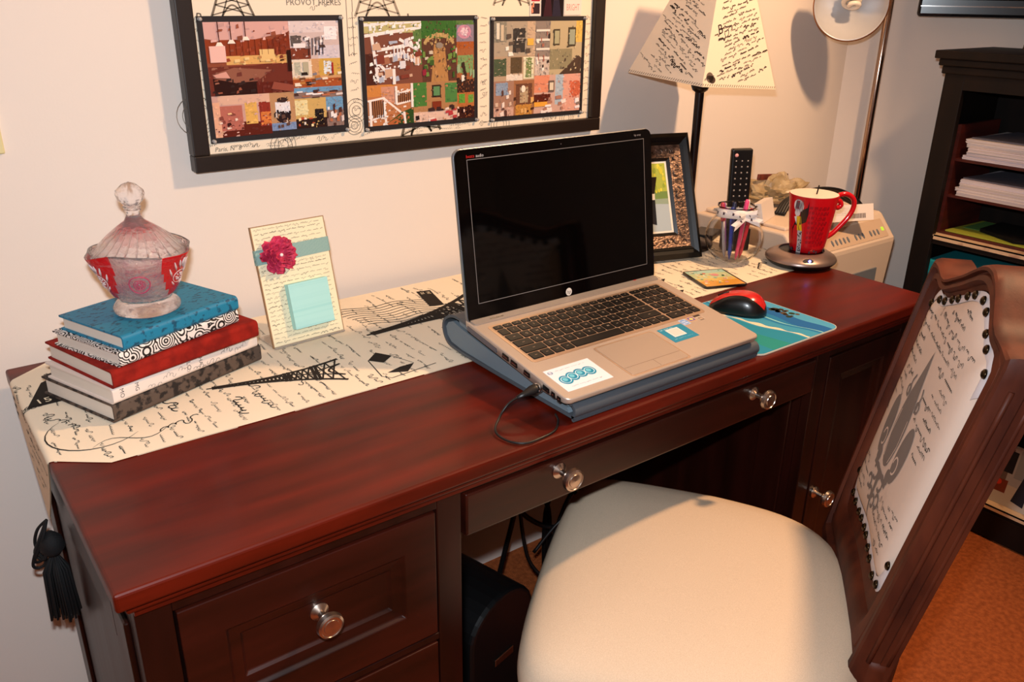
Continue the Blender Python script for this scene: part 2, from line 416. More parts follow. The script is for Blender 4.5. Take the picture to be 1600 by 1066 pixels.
    tb.tube([(X, Y, Z-.02), (X, Y, Z-.03), (X, Y, Z-.045), (X, Y, Z-.055)], [.005, .014, .017, .010], 12)
    rng = random.Random(2)
    for k in range(80):
        a = rng.uniform(0, 2*PI); r = .020*math.sqrt(rng.random())
        tb.tube([(X, Y, Z-.05), (X+r*math.cos(a)*.8-.002, Y+r*math.sin(a), Z-.08), (X+r*math.cos(a)-.002, Y+r*math.sin(a)*1.15, Z-.155-rng.random()*.008)], .0016, 5)
    tb.build('tassel', M_TAS, root)
    return root
runner()
ZT = .7625   # top of the runner

# ================================================================== stacked books
M_PAGES = mat('book_pages', '#dacfc2', .9, color2='#efe7dc', tex='wave', scale=260, stretch=(0, 0, 1), contrast=(.2, .8), spec=.1)
def book(label, x, y, z0, yaw, W, Dp, T, cover, art=None):
    root = empty('book', (x, y, z0), yaw, label, 'book', 'journals stacked under the candy dish')
    t = .0026; R = T/2
    # cover: outer outline round the spine at local y=0
    def outline(off):
        pts = [(Dp, off), (.006+off*.0, off)]
        n = 6; rr = .006
        pts = [(Dp, off)]
        for i in range(n+1): a = -PI/2-PI/2*i/n; pts.append((rr+(rr-off)*math.cos(a), rr+(rr-off)*math.sin(a)))
        for i in range(n+1): a = PI-PI/2*i/n; pts.append((rr+(rr-off)*math.cos(a), T-rr+(rr-off)*math.sin(a)))
        pts.append((Dp, T-off)); return pts
    o_, i_ = outline(0), outline(t); n = len(o_)
    mb = MB(); V = []; F = []
    for xx in (0, W):
        V += [(xx, p[0], p[1]) for p in o_]+[(xx, p[0], p[1]) for p in i_]
    N = 2*n
    for k in range(n-1):
        F += [(k, k+1, N+k+1, N+k), (n+k+1, n+k, N+n+k, N+n+k+1), (k+1, k, n+k, n+k+1), (N+k, N+k+1, N+n+k+1, N+n+k)]
    F += [(0, N, N+n, n), (n-1, n+n-1, N+n+n-1, N+n-1)]
    mb.add(V, F, 0, None)
    mats = [cover]
    if art:
        mats.append(M_MATTPRINT); art.put(mb, lambda u, v, h: (u, -h, v), 1, .0003)
    c = mb.build('cover', mats, root)
    pb = MB(); pb.box(.003, .0045, t, W-.003, Dp-.004, T-t); pb.build('pages', M_PAGES, root)
    return root
C_BROWN = mat('brown_floral_cover', '#55463c', .8, color2='#1f1815', scale=90, detail=6, contrast=(.48, .58), bump=.2, bscale=400)
C_WHITE = mat('white_paper_cover', '#e2d3c8', .7)
C_RED = mat('red_suede_cover', '#74150e', .8, color2='#971f14', scale=45, bump=.3, bscale=300, spec=.2)
C_PAIS = mat('paisley_cover', '#e6ddd6', .6, color2='#1b1717', scale=58, tex='rings', contrast=(.45, .62))
C_TEAL = mat('teal_flecked_cover', '#17789a', .55, color2='#0a4a66', scale=110, detail=2, contrast=(.55, .63), bump=.25, bscale=200, stretch=(1, 1.8, 1))
rng = random.Random(7)
aw = Art('#6e645e')
for xx, tx, s_ in ((.010, 'MO', .0085), (.032, 'MG', .008), (.112, 'LO', .0095), (.132, 'HA', .0085)): aw.text(tx, xx, .0195, s_, '#6a615c', -PI/2, 0)
for k in range(7): aw.script(.05+.024*k, .006+.003*(k % 3), .02, .010, rng.uniform(-.4, .5), .0006, rng=rng)
z = ZT; bk = []
for (label, x, y, yaw, W, Dp, T, cov, art) in (
    ('brown floral clothbound book at the bottom of the stack', .0885, -.2785, .362, .246, .160, .0265, C_BROWN, None),
    ('white covered book with grey French lettering, second from the bottom', .0905, -.2805, .352, .236, .150, .0230, C_WHITE, aw),
    ('red suede covered book in the middle of the stack', .0930, -.2850, .300, .226, .163, .0250, C_RED, None),
    ('black and white paisley book under the teal one', .1060, -.2810, .375, .192, .142, .0205, C_PAIS, None),
    ('teal flecked book on top of the stack', .1135, -.2800, .365, .184, .137, .0205, C_TEAL, None)):
    book(label, x, y, z, yaw, W, Dp, T, cov, art); z += T+.0002
ZB = z

# ================================================================== glass candy dish
M_GLASS = mat('pressed_glass', '#fffafa', .03, trans=.95, ior=1.33, bump=.7, bscale=120, bdist=.003)
M_REDGL = mat('ruby_flashed_glass', '#d8101a', .08, trans=.45, ior=1.45, bump=.8, bscale=120, bdist=.004)
M_LUSTRE = mat('lustre_glass', '#fff0f0', .05, trans=.88, metal=.1, color2='#efb9cc', scale=60, contrast=(.45, .62), bump=1, bscale=180, bdist=.005)
def candy():
    root = empty('candy_dish', (.168, -.196, ZB), .2+PI/3, 'lidded cut glass candy dish with red panels standing on the teal book', 'candy dish')
    root.scale = (.93, .93, .87)
    def rf(a, j, r, z):
        k = (z-.03)/.06; k = max(0, min(1, k))
        lob = math.cos(6*a); return 1+.045*k*lob, .010*k*k*max(0, math.cos(2*(a+.25)))
    prof = [(0, .003), (.040, 0), (.0455, .003), (.0465, .010), (.042, .016), (.036, .020), (.0365, .025), (.044, .031), (.050, .042), (.055, .056), (.060, .070), (.065, .083), (.0700, .094),
            (.0710, .0975), (.0680, .0965), (.062, .083), (.056, .068), (.051, .054), (.045, .040), (.036, .033), (0, .031)]
    mb = MB(); seg = 96; mb.lathe(prof, seg, rf=rf)
    n = len(prof); 
    for i in range(seg):
        sector = int((i+8) // 16) % 6; inner = (i+8) % 16
        for j in range(n-1):
            idx = i*(n-1)+j
            if 7 <= j <= 12 and sector % 2 == 0: lim = {7: 4, 8: 2, 9: 1}.get(j, 0); mb.m[idx] = 1 if lim <= inner <= 15-lim else 2
            elif 6 <= j <= 11: mb.m[idx] = 2
    mb.build('bowl', [M_GLASS, M_REDGL, M_LUSTRE], root)
    # raised fans and medallions pressed in the panels
    fb = MB()
    def prad(z_):
        pr = prof[7:14]
        for (ra, za), (rb_, zb_) in zip(pr, pr[1:]):
            if za <= z_ <= zb_: return ra+(rb_-ra)*(z_-za)/(zb_-za)
        return pr[-1][0] if z_ > pr[-1][1] else pr[0][0]
    PP = lambda z_, a_: (prad(z_)*(1+.045*max(0, min(1, (z_-.03)/.06))*math.cos(6*a_))+.0006, a_, z_)
    Mfr = mat('frosted_glass', '#f6e6e4', .3, trans=.45)
    for s_ in (0, 2, 4):
        a0 = s_*PI/3; fb = MB()
        def vein(pts, r): fb.tube([(q[0]*math.cos(q[1]), q[0]*math.sin(q[1]), q[2]) for q in (PP(z_, a_) for a_, z_ in pts)], r, 5)
        for k in range(8): a1 = 2*PI*k/8; vein([(a0+.05*math.cos(a1), .060+.0022*math.sin(a1)), (a0+.13*math.cos(a1), .060+.0062*math.sin(a1))], [.0004, .0012])
        vein([(a0+.20*math.cos(2*PI*k/20), .060+.0100*math.sin(2*PI*k/20)) for k in range(21)], .0006)
        for sg in (-1, 1):
            for (x0, z0_, x1, z1_) in ((.05, .074, .12, .088), (.14, .070, .24, .086), (.24, .062, .33, .076), (.0, .076, .02, .090), (.12, .046, .22, .054)): vein([(a0+sg*x0, z0_), (a0+sg*(x0+x1)/2, (z0_+z1_)/2), (a0+sg*x1, z1_)], [.0005, .0016, .0006])
        fb.build('pressed_flower', Mfr, root)
    Mpk = mat('pink_lustre', '#e2527c', .15, trans=.45)
    for s_ in (1, 3, 5):
        a0 = s_*PI/3; fb = MB()
        for (r1, r2_, w_) in ((.24, .0145, .0008), (.13, .0080, .0006)): fb.tube([(q[0]*math.cos(q[1]), q[0]*math.sin(q[1]), q[2]) for q in (PP(.059+r2_*math.sin(2*PI*k/24), a0+r1*math.cos(2*PI*k/24)) for k in range(25))], w_, 5)
        for k in range(10): a1 = 2*PI*k/10; fb.tube([(q[0]*math.cos(q[1]), q[0]*math.sin(q[1]), q[2]) for q in (PP(.059+f*math.sin(a1), a0+f*16*math.cos(a1)) for f in (.002, .0062))], [.0005, .0011], 5)
        fb.build('pressed_medallion', Mpk, root)
    def rl(a, j, r, z):
        k = max(0, min(1, (r-.012)/.05)); return 1+.03*k*math.cos(6*a)+.012*k*math.cos(24*a), .0
    lid = MB().lathe([(.0, .088), (.050, .086), (.0640, .087), (.0665, .090), (.064, .0935), (.056, .104), (.045, .116), (.033, .127), (.022, .136), (.013, .143), (.0095, .150), (.009, .156), (.0115, .158), (.009, .1605), (0, .1605)], 96, rf=rl).build('lid', M_GLASS, root)
    rb = MB()
    for k in range(24):
        a = k*PI/12
        rb.tube([((.062-.0095*q)*math.cos(a+.04*q), (.062-.0095*q)*math.sin(a+.04*q), .0955+.0092*q) for q in range(5)], [.0008, .0015, .0013, .0009, .0004], 5)
    rb.build('lid_ribs', M_GLASS, lid)
    kb = MB(); kb.lathe([(.0085, .158), (.0125, .163), (.0105, .166), (.0175, .174), (.0195, .182), (.0185, .188), (.0095, .197), (0, .2005)], 8, smooth=False); kb.build('finial', M_GLASS, lid)
candy()

# ================================================================== note board with flower and sticky notes
def board_map(o, yaw, pitch):
    a = Vector((math.cos(yaw), math.sin(yaw), 0)); b = Vector((-math.sin(yaw)*math.cos(pitch), math.cos(yaw)*math.cos(pitch), math.sin(pitch))); n = a.cross(b)
    return lambda u, v, h: tuple(Vector(o)+a*u+b*v+n*h)
def note():
    yaw, pt = .0785, 1.3415; W, H = .1245, .189
    root = empty('note_holder', (.3508, -.162, ZT), yaw, 'cream script-covered note stand with a red flower and aqua sticky notes, beside the books', 'note holder')
    mp = board_map((0, 0, .0015), 0, pt)
    A = Art('#8d8474'); rng = random.Random(3)
    for k in range(26):
        v = .006+k*.0071; A.script(.004, v, .112, .0036, rng.uniform(-.01, .01), .0005, '#9a907c' if k % 4 else '#5d5548', rng=rng)
    mb = MB(); mb.prism([(0, 0), (W, 0), (W, H), (0, H)], -.005, 0, mp, 0, rgb('#eadfbd'))
    A.put(mb, mp, 0, .0003)
    mb.build('board', M_MATTPRINT, root)
    eb = MB(); M_E = mat('tan_board_edge', '#a5825f', .7)
    for (a, b, c_, d_) in ((-.0007, -.0007, W+.0007, .0006), (-.0007, H-.0006, W+.0007, H+.0007), (-.0007, 0, .0006, H), (W-.0006, 0, W+.0007, H)): eb.prism([(a, b), (c_, b), (c_, d_), (a, d_)], -.0052, .0004, mp)
    eb.build('edge_banding', M_E, root)
    sb = MB().prism([(.02, 0), (.105, 0), (.105, .12), (.02, .12)], -.008, -.0052, mp)
    fl = board_map((0, 0, .001), 0, .0)
    sb.box(0, -.004, 0, W, .055, .0028, bev=.0006); sb.box(.045, .044, .0028, .08, .049, .075)
    sb.build('stand_foot', mat('clear_acrylic', '#f3e9dc', .08, trans=.7), root)
    M_RIB = mat('aqua_ribbon', '#9db7ad', .8, color2='#6f9a98', tex='wave', scale=240, contrast=(.3, .7), bump=.4, bscale=800)
    rb = MB()
    rb.prism([(-.0012, .131), (W+.0012, .133), (W+.0012, .156), (-.0012, .154)], .0004, .0012, mp)
    rb.prism([(-.0016, .131), (-.0004, .131), (-.0004, .154), (-.0016, .154)], -.0055, .0012, mp); rb.prism([(W+.0004, .133), (W+.0016, .133), (W+.0016, .156), (W+.0004, .156)], -.0055, .0012, mp)
    rb.build('ribbon', M_RIB, root)
    # flower
    M_FL = mat('crimson_petals', '#9c1236', .65, color2='#d9375f', scale=45, detail=3, contrast=(.3, .7))
    fb = MB(); rng = random.Random(5); cx, cy = .034, .142
    for ring, (R, n, h0, cup) in enumerate(((.0295, 8, .002, .005), (.025, 8, .006, .007), (.0185, 7, .010, .008), (.012, 6, .014, .007))):
        for k in range(n):
            a = 2*PI*k/n+ring*.5+rng.uniform(-.1, .1); V = []; F = []; nu, nv = 7, 5; wdt = R*2.4/n*1.45
            for i in range(nu):
                t = i/(nu-1); rr = R*(.12+.88*t)*rng.uniform(.97, 1.03); ww = wdt*1.35*math.sin(PI*(.14+.62*t))*(1+.12*math.sin(t*9+k))
                for j in range(nv):
                    s_ = j/(nv-1)-.5; hh = h0+cup*t*t+.0032*math.sin(j*2.3+i*1.3+k)*t+.004*abs(s_)*t
                    V.append(mp(cx+rr*math.cos(a)-ww*s_*math.sin(a), cy+rr*math.sin(a)+ww*s_*math.cos(a), hh))
            for i in range(nu-1):
                for j in range(nv-1): q = i*nv+j; F.append((q, q+nv, q+nv+1, q+1))
            fb.add(V, F, 0, None, True)
    f = fb.build('flower', M_FL, root); md = f.modifiers.new('s', 'SOLIDIFY'); md.thickness = .0006
    pb = MB(); p = mp(cx, cy, .0175)
    bm = bmesh.new(); bmesh.ops.create_uvsphere(bm, u_segments=12, v_segments=8, radius=.0028); pb.bm(bm, smooth=True, T=Matrix.Translation(p)); pb.build('pearl', mat('pearl', '#f3e6e0', .2), f)
    sb = MB(); x0, y0, x1, y1 = .0365, .022, .1055, .094
    sb.prism([(x0, y0), (x1, y0), (x1, y1), (x0, y1)], .0005, .0125, mp)
    sb.build('sticky_note_pad', mat('aqua_paper', '#a9dcd8', .85, color2='#7fc6c6', tex='wave', scale=500, contrast=(.0, .9), stretch=(0, 1, 0)), root)
note()

# ================================================================== pinboard on the wall with its photo sheets
M_BLACKF = mat('black_frame', '#1b100c', .45, coat=.2, bump=.1, bscale=60)
def wmap(y0): return lambda u, v, h: (u, y0-h, v)
def pinboard():
    X0, X1, Z0, Z1 = .3152, 1.1694, 1.0136, 1.62; fwd = .026
    root = empty('pinboard', ((X0+X1)/2, .03, Z0), 0, 'large black framed pinboard covered in French script fabric, hung above the desk', 'pinboard')
    ox = (X0+X1)/2; T = Matrix.Translation((-ox, -.03, -Z0))
    fb = MB()
    for (a, b, c_, d_) in ((X0, Z0, X1, Z0+fwd), (X0, Z1-fwd, X1, Z1), (X0, Z0+fwd, X0+fwd, Z1-fwd), (X1-fwd, Z0+fwd, X1, Z1-fwd)):
        fb.box(a, .004, b, c_, .029, d_, bev=.002, T=T)
    fb.build('frame', M_BLACKF, root)
    cb = MB(); m = wmap(.016); cb.prism([(X0+.02, Z0+.02), (X1-.02, Z0+.02), (X1-.02, Z1-.02), (X0+.02, Z1-.02)], -.01, 0, m, 0, rgb('#ecdcc6'), T)
    A = Art('#8f8272'); rng = random.Random(9)
    A.text('PROVOT FRÈRES', .492, 1.2605, .013, '#7d7164', 0, 0, 1.0)
    A.text('R', .345, 1.236, .02, '#5d5348', 0, .2); A.text('ADE', .35, 1.178, .011, '#9a8d7c', 0, .3); A.text('Paris, Nº 8', .352, 1.0425, .010, '#7a6f60', .0, .25)
    A.text('Paris Nº 8', 1.02, 1.0425, .009, '#7a6f60', 0, .25); A.text('EL', .872, 1.12, .009); A.text('OT', .872, 1.10, .009)
    eiffel(A, .405, 1.243, .16, 0, '#75695b'); eiffel(A, .655, 1.243, .2, 0, '#9a8d7c'); eiffel(A, .735, 1.04, .2, .1, '#6f6455', 1.2); eiffel(A, .94, 1.26, .2, 0, '#9a8d7c')
    for (x, y, r) in ((.467, 1.043, .022), (.915, 1.043, .022), (1.085, 1.043, .018), (.605, 1.09, .02), (.6, 1.065, .016), (.33, 1.1, .03), (1.118, 1.30, .02), (.36, 1.29, .02)):
        for q in (1, .7, .4): A.ring(x, y, r*q, .0009, '#75695b', 24)
    for k in range(60):
        x, y = rng.uniform(.345, 1.11), rng.choice([rng.uniform(1.25, 1.55), rng.uniform(1.25, 1.4), rng.uniform(1.042, 1.052)])
        A.script(x, y, rng.uniform(.02, .05), .008, rng.uniform(-.1, .3), .0007, rng.choice(('#8f8272', '#a99c8b')), rng=rng)
    for x in (.342, .598, .868, 1.128):
        for k in range(14): A.script(x+rng.uniform(-.002, .002), 1.05+k*.0145, .012, .007, rng.uniform(-.3, .3), .0007, '#8f8272', rng=rng)
    A.stroke([(.608, 1.25), (.608, 1.29), (.597, 1.29), (.597, 1.18), (.607, 1.18), (.607, 1.25)], .0012, '#8f8272')
    A.put(cb, m, 0, .0004, T=T); cb.build('fabric_panel', M_CLOTH, root)
    return root
pinboard()
def sheet(name_label, x, z, W, H, rot, paint, group='photo collages pinned in a row on the pinboard'):
    """a mounted photo sheet: black card with pictures; x,z of its lower left corner"""
    c, s_ = math.cos(rot), math.sin(rot)
    m = lambda u, v, h: (x+u*c-v*s_, .0152-h, z+u*s_+v*c)
    ox, oz = m(W/2, 0, 0)[0], m(W/2, 0, 0)[2]; T = Matrix.Translation((-ox, -.0152, -oz))
    root = empty('photo_collage', (ox, .0152, oz), 0, name_label, 'photo collage', group)
    mb = MB().prism([(0, 0), (W, 0), (W, H), (0, H)], 0, .0009, m, T=T); mb.build('mount_card', mat('black_card', '#191419', .7), root)
    b = .0085
    for (x0, y0, x1, y1, fn) in paint:
        pw, ph = (x1-x0)*(W-2*b), (y1-y0)*(H-2*b); px, py = b+x0*(W-2*b), b+y0*(H-2*b)
        A = Art(auto=True); fn(A); mottle(A, int(x0*97+y0*31))
        mb = MB(); mb.prism([(px, py), (px+pw, py), (px+pw, py+ph), (px, py+ph)], .0009, .00125, m, 0, rgb('#c8a08c'), T)
        A.put(mb, m, 0, .0014, .000008, T, xf=lambda u, v: (px+min(1, max(0, u))*pw, py+min(1, max(0, v))*ph)); mb.build('photo', M_GLOSSPRINT, root)
    P = mat('clear_pin', '#e9e2dc', .15, trans=.5)
    for (u, v, wh) in ((.004, H-.004, 'top left'), (W-.004, H-.004, 'top right'), (.004, .004, 'bottom left'), (W-.004, .004, 'bottom right')):
        p = m(u, v, .0009); pb = MB().lathe([(0, 0), (.0028, 0), (.0028, .001), (.0016, .002), (.0015, .005), (.0028, .0065), (.0028, .0072), (0, .0076)], 12, T=Matrix.Rotation(PI/2, 4, 'X'))
        o = pb.build('push_pin', P); o.location = p; tag(o, 'clear push pin at the '+wh+' corner of the '+name_label.split(' photo collage')[0]+' photo collage', 'push pin', 'push pins holding the '+name_label.split(' collage')[0]+' sheet')
R = lambda A, *a: A.rect(*a)
def mottle(A, seed):
    # fine detail in the prints: small patches a little lighter or darker than what they cover
    r = random.Random(seed); big = lambda V: (max(p[0] for p in V)-min(p[0] for p in V))*(max(p[1] for p in V)-min(p[1] for p in V)) > .05
    base = [it for it in A.items if big(it[0])]; small = [it for it in A.items if not big(it[0])]
    for k in range(150):
        V, F, c, l = r.choice(base); xs = [p[0] for p in V]; ys = [p[1] for p in V]
        x, y = r.uniform(max(0, min(xs)), min(1, max(xs))), r.uniform(max(0, min(ys)), min(1, max(ys))); a, b = r.uniform(.008, .035), r.uniform(.008, .035); k_ = r.uniform(.78, 1.25)
        A.poly([(x-a, y-b), (x+a, y-b*r.uniform(.2, 1)), (x+a*r.uniform(.3, 1), y+b), (x-a*r.uniform(.5, 1), y+b*.6)], tuple(min(.85, q*k_+.01) for q in c))
    for V, F, c, l in small: A.raw(V, F, c)   # the small features stay on top
def noise_blobs(A, n, cols, x0=0, y0=0, x1=1, y1=1, s=.1, seed=1):
    r = random.Random(seed); A.up()
    for k in range(n):
        x, y = r.uniform(x0, x1), r.uniform(y0, y1); w_, h_ = s*r.uniform(.4, 1), s*r.uniform(.3, 1)
        A.poly([(x-w_/2, y-h_/2), (x+w_/2, y-h_/2*r.uniform(.4, 1)), (x+w_/2*r.uniform(.5, 1), y+h_/2), (x-w_/2, y+h_/2*r.uniform(.5, 1))], r.choice(cols))
        if k % 4 == 3: A.up()
def k1(A):   # big kitchen with island
    R(A, 0, 0, 1, 1, '#8c4a35'); A.up(); A.poly([(0, 1), (1, 1), (1, .84), (.75, .80), (.5, .74), (.2, .74), (0, .78)], '#d4a49c'); A.up()
    R(A, .0, .45, 1, .76, '#8e3c22'); A.poly([(.72, .72), (1, .86), (1, .5), (.72, .5)], '#7d3320'); A.up()
    R(A, .04, .46, .22, .68, '#e8b9ae'); R(A, .22, .42, 1, .54, '#d9a765'); R(A, .62, .46, .8, .62, '#e2bb7c'); R(A, .95, .3, 1, .6, '#2b1512')
    for i in range(9): R(A, .27+.075*i, .55, .275+.075*i, .76, '#5f2413')
    A.up(); noise_blobs(A, 10, ['#3b1d14', '#b98352', '#e6c48a'], .25, .42, .95, .52, .06, 2)
    A.up(); A.poly([(0, 0), (1, 0), (1, .42), (.7, .42), (.55, .4), (0, .4)], '#6b3026'); A.up(); A.poly([(.04, .3), (.3, .38), (.75, .33), (.56, .18), (.3, .17), (.06, .24)], '#8f5a48'); A.up()
    A.poly([(.04, .24), (.3, .17), (.56, .18), (.56, .0), (.05, .0)], '#2c1513'); R(A, .55, 0, 1, .16, '#5e221a'); A.poly([(.72, .06), (1, 0), (1, .10), (.76, .16)], '#8e4a3c'); A.up(); A.poly([(.05, .29), (.2, .33), (.24, .24), (.08, .25)], '#d59a8b')
    for x, y in ((.16, .68), (.30, .71), (.47, .75)):
        A.stroke([(x, y+.04), (x, 1)], .008, '#4a2018'); A.up(); A.poly([(x-.045, y), (x+.045, y), (x+.02, y+.05), (x-.02, y+.05)], '#f6e3d2')
def k2(A):
    R(A, 0, 0, 1, 1, '#cbb6b3'); A.up(); R(A, 0, .7, 1, 1, '#d8c8c8'); R(A, 0, .0, .4, .3, '#7d3c2a'); R(A, .55, 0, 1, .35, '#cfc4cc'); R(A, .02, .35, .22, .62, '#5f5450'); A.up()
    R(A, .06, .3, .3, .42, '#e8dede'); noise_blobs(A, 12, ['#3a2a2a', '#51403c', '#eae2e2', '#8a7a78'], .3, .2, .7, .65, .12, 5)
    for i in range(5): A.stroke([(.36+.07*i, .1), (.38+.07*i, .55)], .014, '#342527')
    R(A, .7, .5, .95, .85, '#efe6e8')
def k3(A):
    R(A, 0, 0, 1, 1, '#c9986a'); A.up(); R(A, 0, .35, .4, 1, '#e2d0bd'); R(A, .05, .45, .17, .9, '#b9b4a0'); R(A, .22, .45, .33, .9, '#b0a890'); R(A, .55, .4, 1, 1, '#caa04e'); R(A, .65, .45, .82, .9, '#dce0e4'); R(A, .8, .4, .84, .85, '#9c2b28'); A.up()
    R(A, 0, 0, 1, .3, '#a4522c'); noise_blobs(A, 16, ['#2c2320', '#e8d9c6', '#6a4630', '#7e7a86', '#b47840'], 0, .1, 1, .5, .14, 6)
def k4(A):
    R(A, 0, 0, 1, 1, '#c79b90'); A.up(); R(A, .1, .78, 1, 1, '#d8ac96'); A.poly([(0, 0), (1, 0), (1, .3), (.5, .35), (.12, .1)], '#5c2118'); R(A, .12, .15, .5, .75, '#b4685a'); R(A, .55, .28, .76, .80, '#ddab5c'); R(A, .8, .2, 1, .8, '#8e3026'); R(A, .82, .25, 1, .55, '#d67a3c'); A.up()
    noise_blobs(A, 12, ['#3c1a18', '#e8cdbc', '#84453c', '#f0c890'], .1, .15, .55, .6, .10, 7); R(A, 0, .0, .12, .85, '#e0a88a')
def k5(A):
    R(A, 0, 0, 1, 1, '#b78a64'); A.up(); R(A, .2, .4, .8, .75, '#e4dde0'); R(A, 0, 0, 1, .2, '#7c8fb4'); A.disc(.5, .35, .3, '#2a1c1e', 14, .16); A.disc(.5, .8, .22, '#3b2420', 12, .07); noise_blobs(A, 10, ['#241618', '#5f433a', '#c8b8b0'], .1, .1, .9, .5, .16, 8)
def k6(A):
    R(A, 0, 0, 1, 1, '#c9a566'); A.up(); R(A, .0, .45, .4, .95, '#e2d2a0'); R(A, 0, 0, 1, .32, '#2e1a18'); R(A, .62, .1, .9, .62, '#1d1416'); A.up(); noise_blobs(A, 8, ['#e6d6c8', '#b04a30', '#f0dcae'], 0, .05, .6, .35, .12, 9)
def k7(A):
    R(A, 0, 0, 1, 1, '#8a7068'); A.up(); R(A, 0, .55, 1, 1, '#6f9cc0'); noise_blobs(A, 16, ['#d8c8c4', '#4a2e2a', '#b06a4c', '#eee4e4'], 0, 0, 1, .8, .25, 10)
sheet('kitchen photo collage, leftmost of the three large sheets', .3475, 1.0555, .2405, .1895, .002, [(0, .37, .61, 1, k1), (.61, .66, 1, 1, k2), (.61, .40, 1, .66, k3), (0, 0, .42, .37, k4), (.42, .02, .61, .37, k5), (.61, .02, .86, .30, k6), (.61, .30, 1, .40, k7), (.86, 0.02, 1, .30, k7)])
def o1(A):
    R(A, 0, 0, 1, 1, '#7a4a3c'); A.up(); R(A, 0, .82, 1, 1, '#b9b07a'); R(A, .85, .3, 1, .95, '#5c7a44'); R(A, 0, 0, .18, .5, '#4a2720'); A.up()
    noise_blobs(A, 22, ['#d8d4dc', '#a06a52', '#7c3c30', '#a8b0c4', '#caa48c'], .2, .05, .95, .7, .16, 11)
    for p in ([(0, .95), (1, 1)], [(0, .78), (1, .9)], [(.1, .98), (.2, .1)], [(.2, .55), (.95, .65)], [(.2, .42), (.65, .5), (.95, .30)], [(.6, .72), (1, .5)], [(.22, .35), (.45, .1)], [(.15, .05), (.48, .2)], [(.48, .25), (.48, .0)]): A.up(); A.stroke(p, .05, '#efe4e2')
    for i in range(8): A.stroke([(.5+.06*i, .62-.03*i), (.5+.06*i, .45-.02*i)], .018, '#efe4e2')
def o2(A):
    R(A, 0, 0, 1, 1, '#5c3c30'); A.up(); R(A, 0, .72, 1, 1, '#3d6a30'); A.poly([(.25, 0), (.75, 0), (.65, .62), (.35, .62)], '#b08150'); A.up(); A.ring(.5, .62, .4, .07, '#b99a66', 20, .15, 0, PI); A.disc(.5, .6, .1, '#8e8378', 10, .05)
    noise_blobs(A, 12, ['#3f5c2e', '#6d8a44', '#8e2a3c', '#c8bca8'], 0, 0, .28, .6, .13, 12); noise_blobs(A, 12, ['#3f5c2e', '#6d8a44', '#8e2a3c', '#c8bca8'], .72, 0, 1, .6, .13, 13)
def o3(A):
    R(A, 0, 0, 1, 1, '#8a7f90'); A.up(); R(A, 0, .85, 1, 1, '#5c7a44'); A.disc(.45, .6, .4, '#c48aa0', 14, .25); A.disc(.45, .6, .22, '#e8c8d0', 14, .14); R(A, 0, 0, 1, .25, '#a5592e')
def o4(A):
    R(A, 0, 0, 1, 1, '#a1603c'); A.up(); R(A, .05, .45, .95, .85, '#7d9a62'); R(A, 0, .0, 1, .3, '#3c2620'); noise_blobs(A, 12, ['#e8e0d4', '#3c2a24', '#94ac84'], 0, .2, 1, .7, .22, 14)
def o5(A):
    R(A, 0, 0, 1, 1, '#b8774e'); A.up(); R(A, .0, .72, .6, 1, '#c98344'); R(A, .3, .55, .62, .95, '#c89078'); A.poly([(.35, 0), (1, 0), (1, .4), (.75, .3)], '#2e4a24'); A.up(); A.poly([(.35, .0), (.8, .28), (.9, .24), (.6, 0)], '#b0623a'); 
    for p in ([(0, .62), (.35, .68)], [(.0, .12), (.35, .25)], [(.05, .0), (.05, .65)], [(.38, .0), (.35, .7)], [(.36, .66), (.8, .2)], [(.62, .95), (.62, .5)], [(.6, .75), (1, .85)], [(.62, .5), (1, .58)], [(.97, .4), (.97, 1)], [(.8, .0), (.78, .3)]): A.up(); A.stroke(p, .045, '#f0e2dc')
    for i in range(6): A.stroke([(.10+.045*i, .2), (.10+.045*i, .62)], .012, '#3a1d16')
    for i in range(7): A.stroke([(.66+.045*i, .55), (.66+.045*i, .78)], .012, '#3a1d16')
def o6(A):
    R(A, 0, 0, 1, 1, '#a97c54'); A.up(); R(A, 0, .4, .3, 1, '#477a3a'); R(A, .72, .45, 1, .95, '#4e8044'); R(A, .42, .6, .62, .92, '#3a2a20'); A.up(); R(A, .45, .65, .59, .88, '#5c8a5c'); R(A, 0, 0, 1, .25, '#d9b8a8'); R(A, .42, .3, .62, .5, '#7c3320'); noise_blobs(A, 14, ['#2a1c1c', '#3c2828', '#e4cfc4', '#b03c40'], 0, 0, 1, .35, .16, 15)
def o7(A):
    R(A, 0, 0, 1, 1, '#b06a3a'); A.up(); R(A, .1, .6, .45, .95, '#5c9a3c'); R(A, .65, .6, .95, .9, '#69a044'); R(A, 0, 0, 1, .45, '#3c1d18'); A.up(); noise_blobs(A, 8, ['#e8c4b4', '#2a1414'], 0, .1, 1, .5, .2, 16)
sheet('outdoor photo collage with white railings, middle of the three large sheets', .618, 1.0525, .2425, .1905, .002, [(0, .40, .50, 1, o1), (.50, .40, .83, 1, o2), (.83, .72, 1, 1, o3), (.83, .27, 1, .72, o4), (0, 0, .41, .40, o5), (.41, 0, .83, .40, o6), (.83, 0, 1, .27, o7)])
def b1(A):
    R(A, 0, 0, 1, 1, '#a89a88'); A.up(); R(A, 0, .4, .3, 1, '#8c8678'); R(A, .05, .5, .12, .95, '#ddd4c4'); R(A, .15, .45, .22, .9, '#c9b8a0'); R(A, .45, .1, .75, .8, '#3e3a38'); R(A, .8, 0, 1, 1, '#c4aa90'); R(A, .8, .3, .95, .5, '#e0b050'); A.up(); noise_blobs(A, 10, ['#efe6dc', '#5c5048', '#b09a80'], .3, .0, .9, .6, .16, 17)
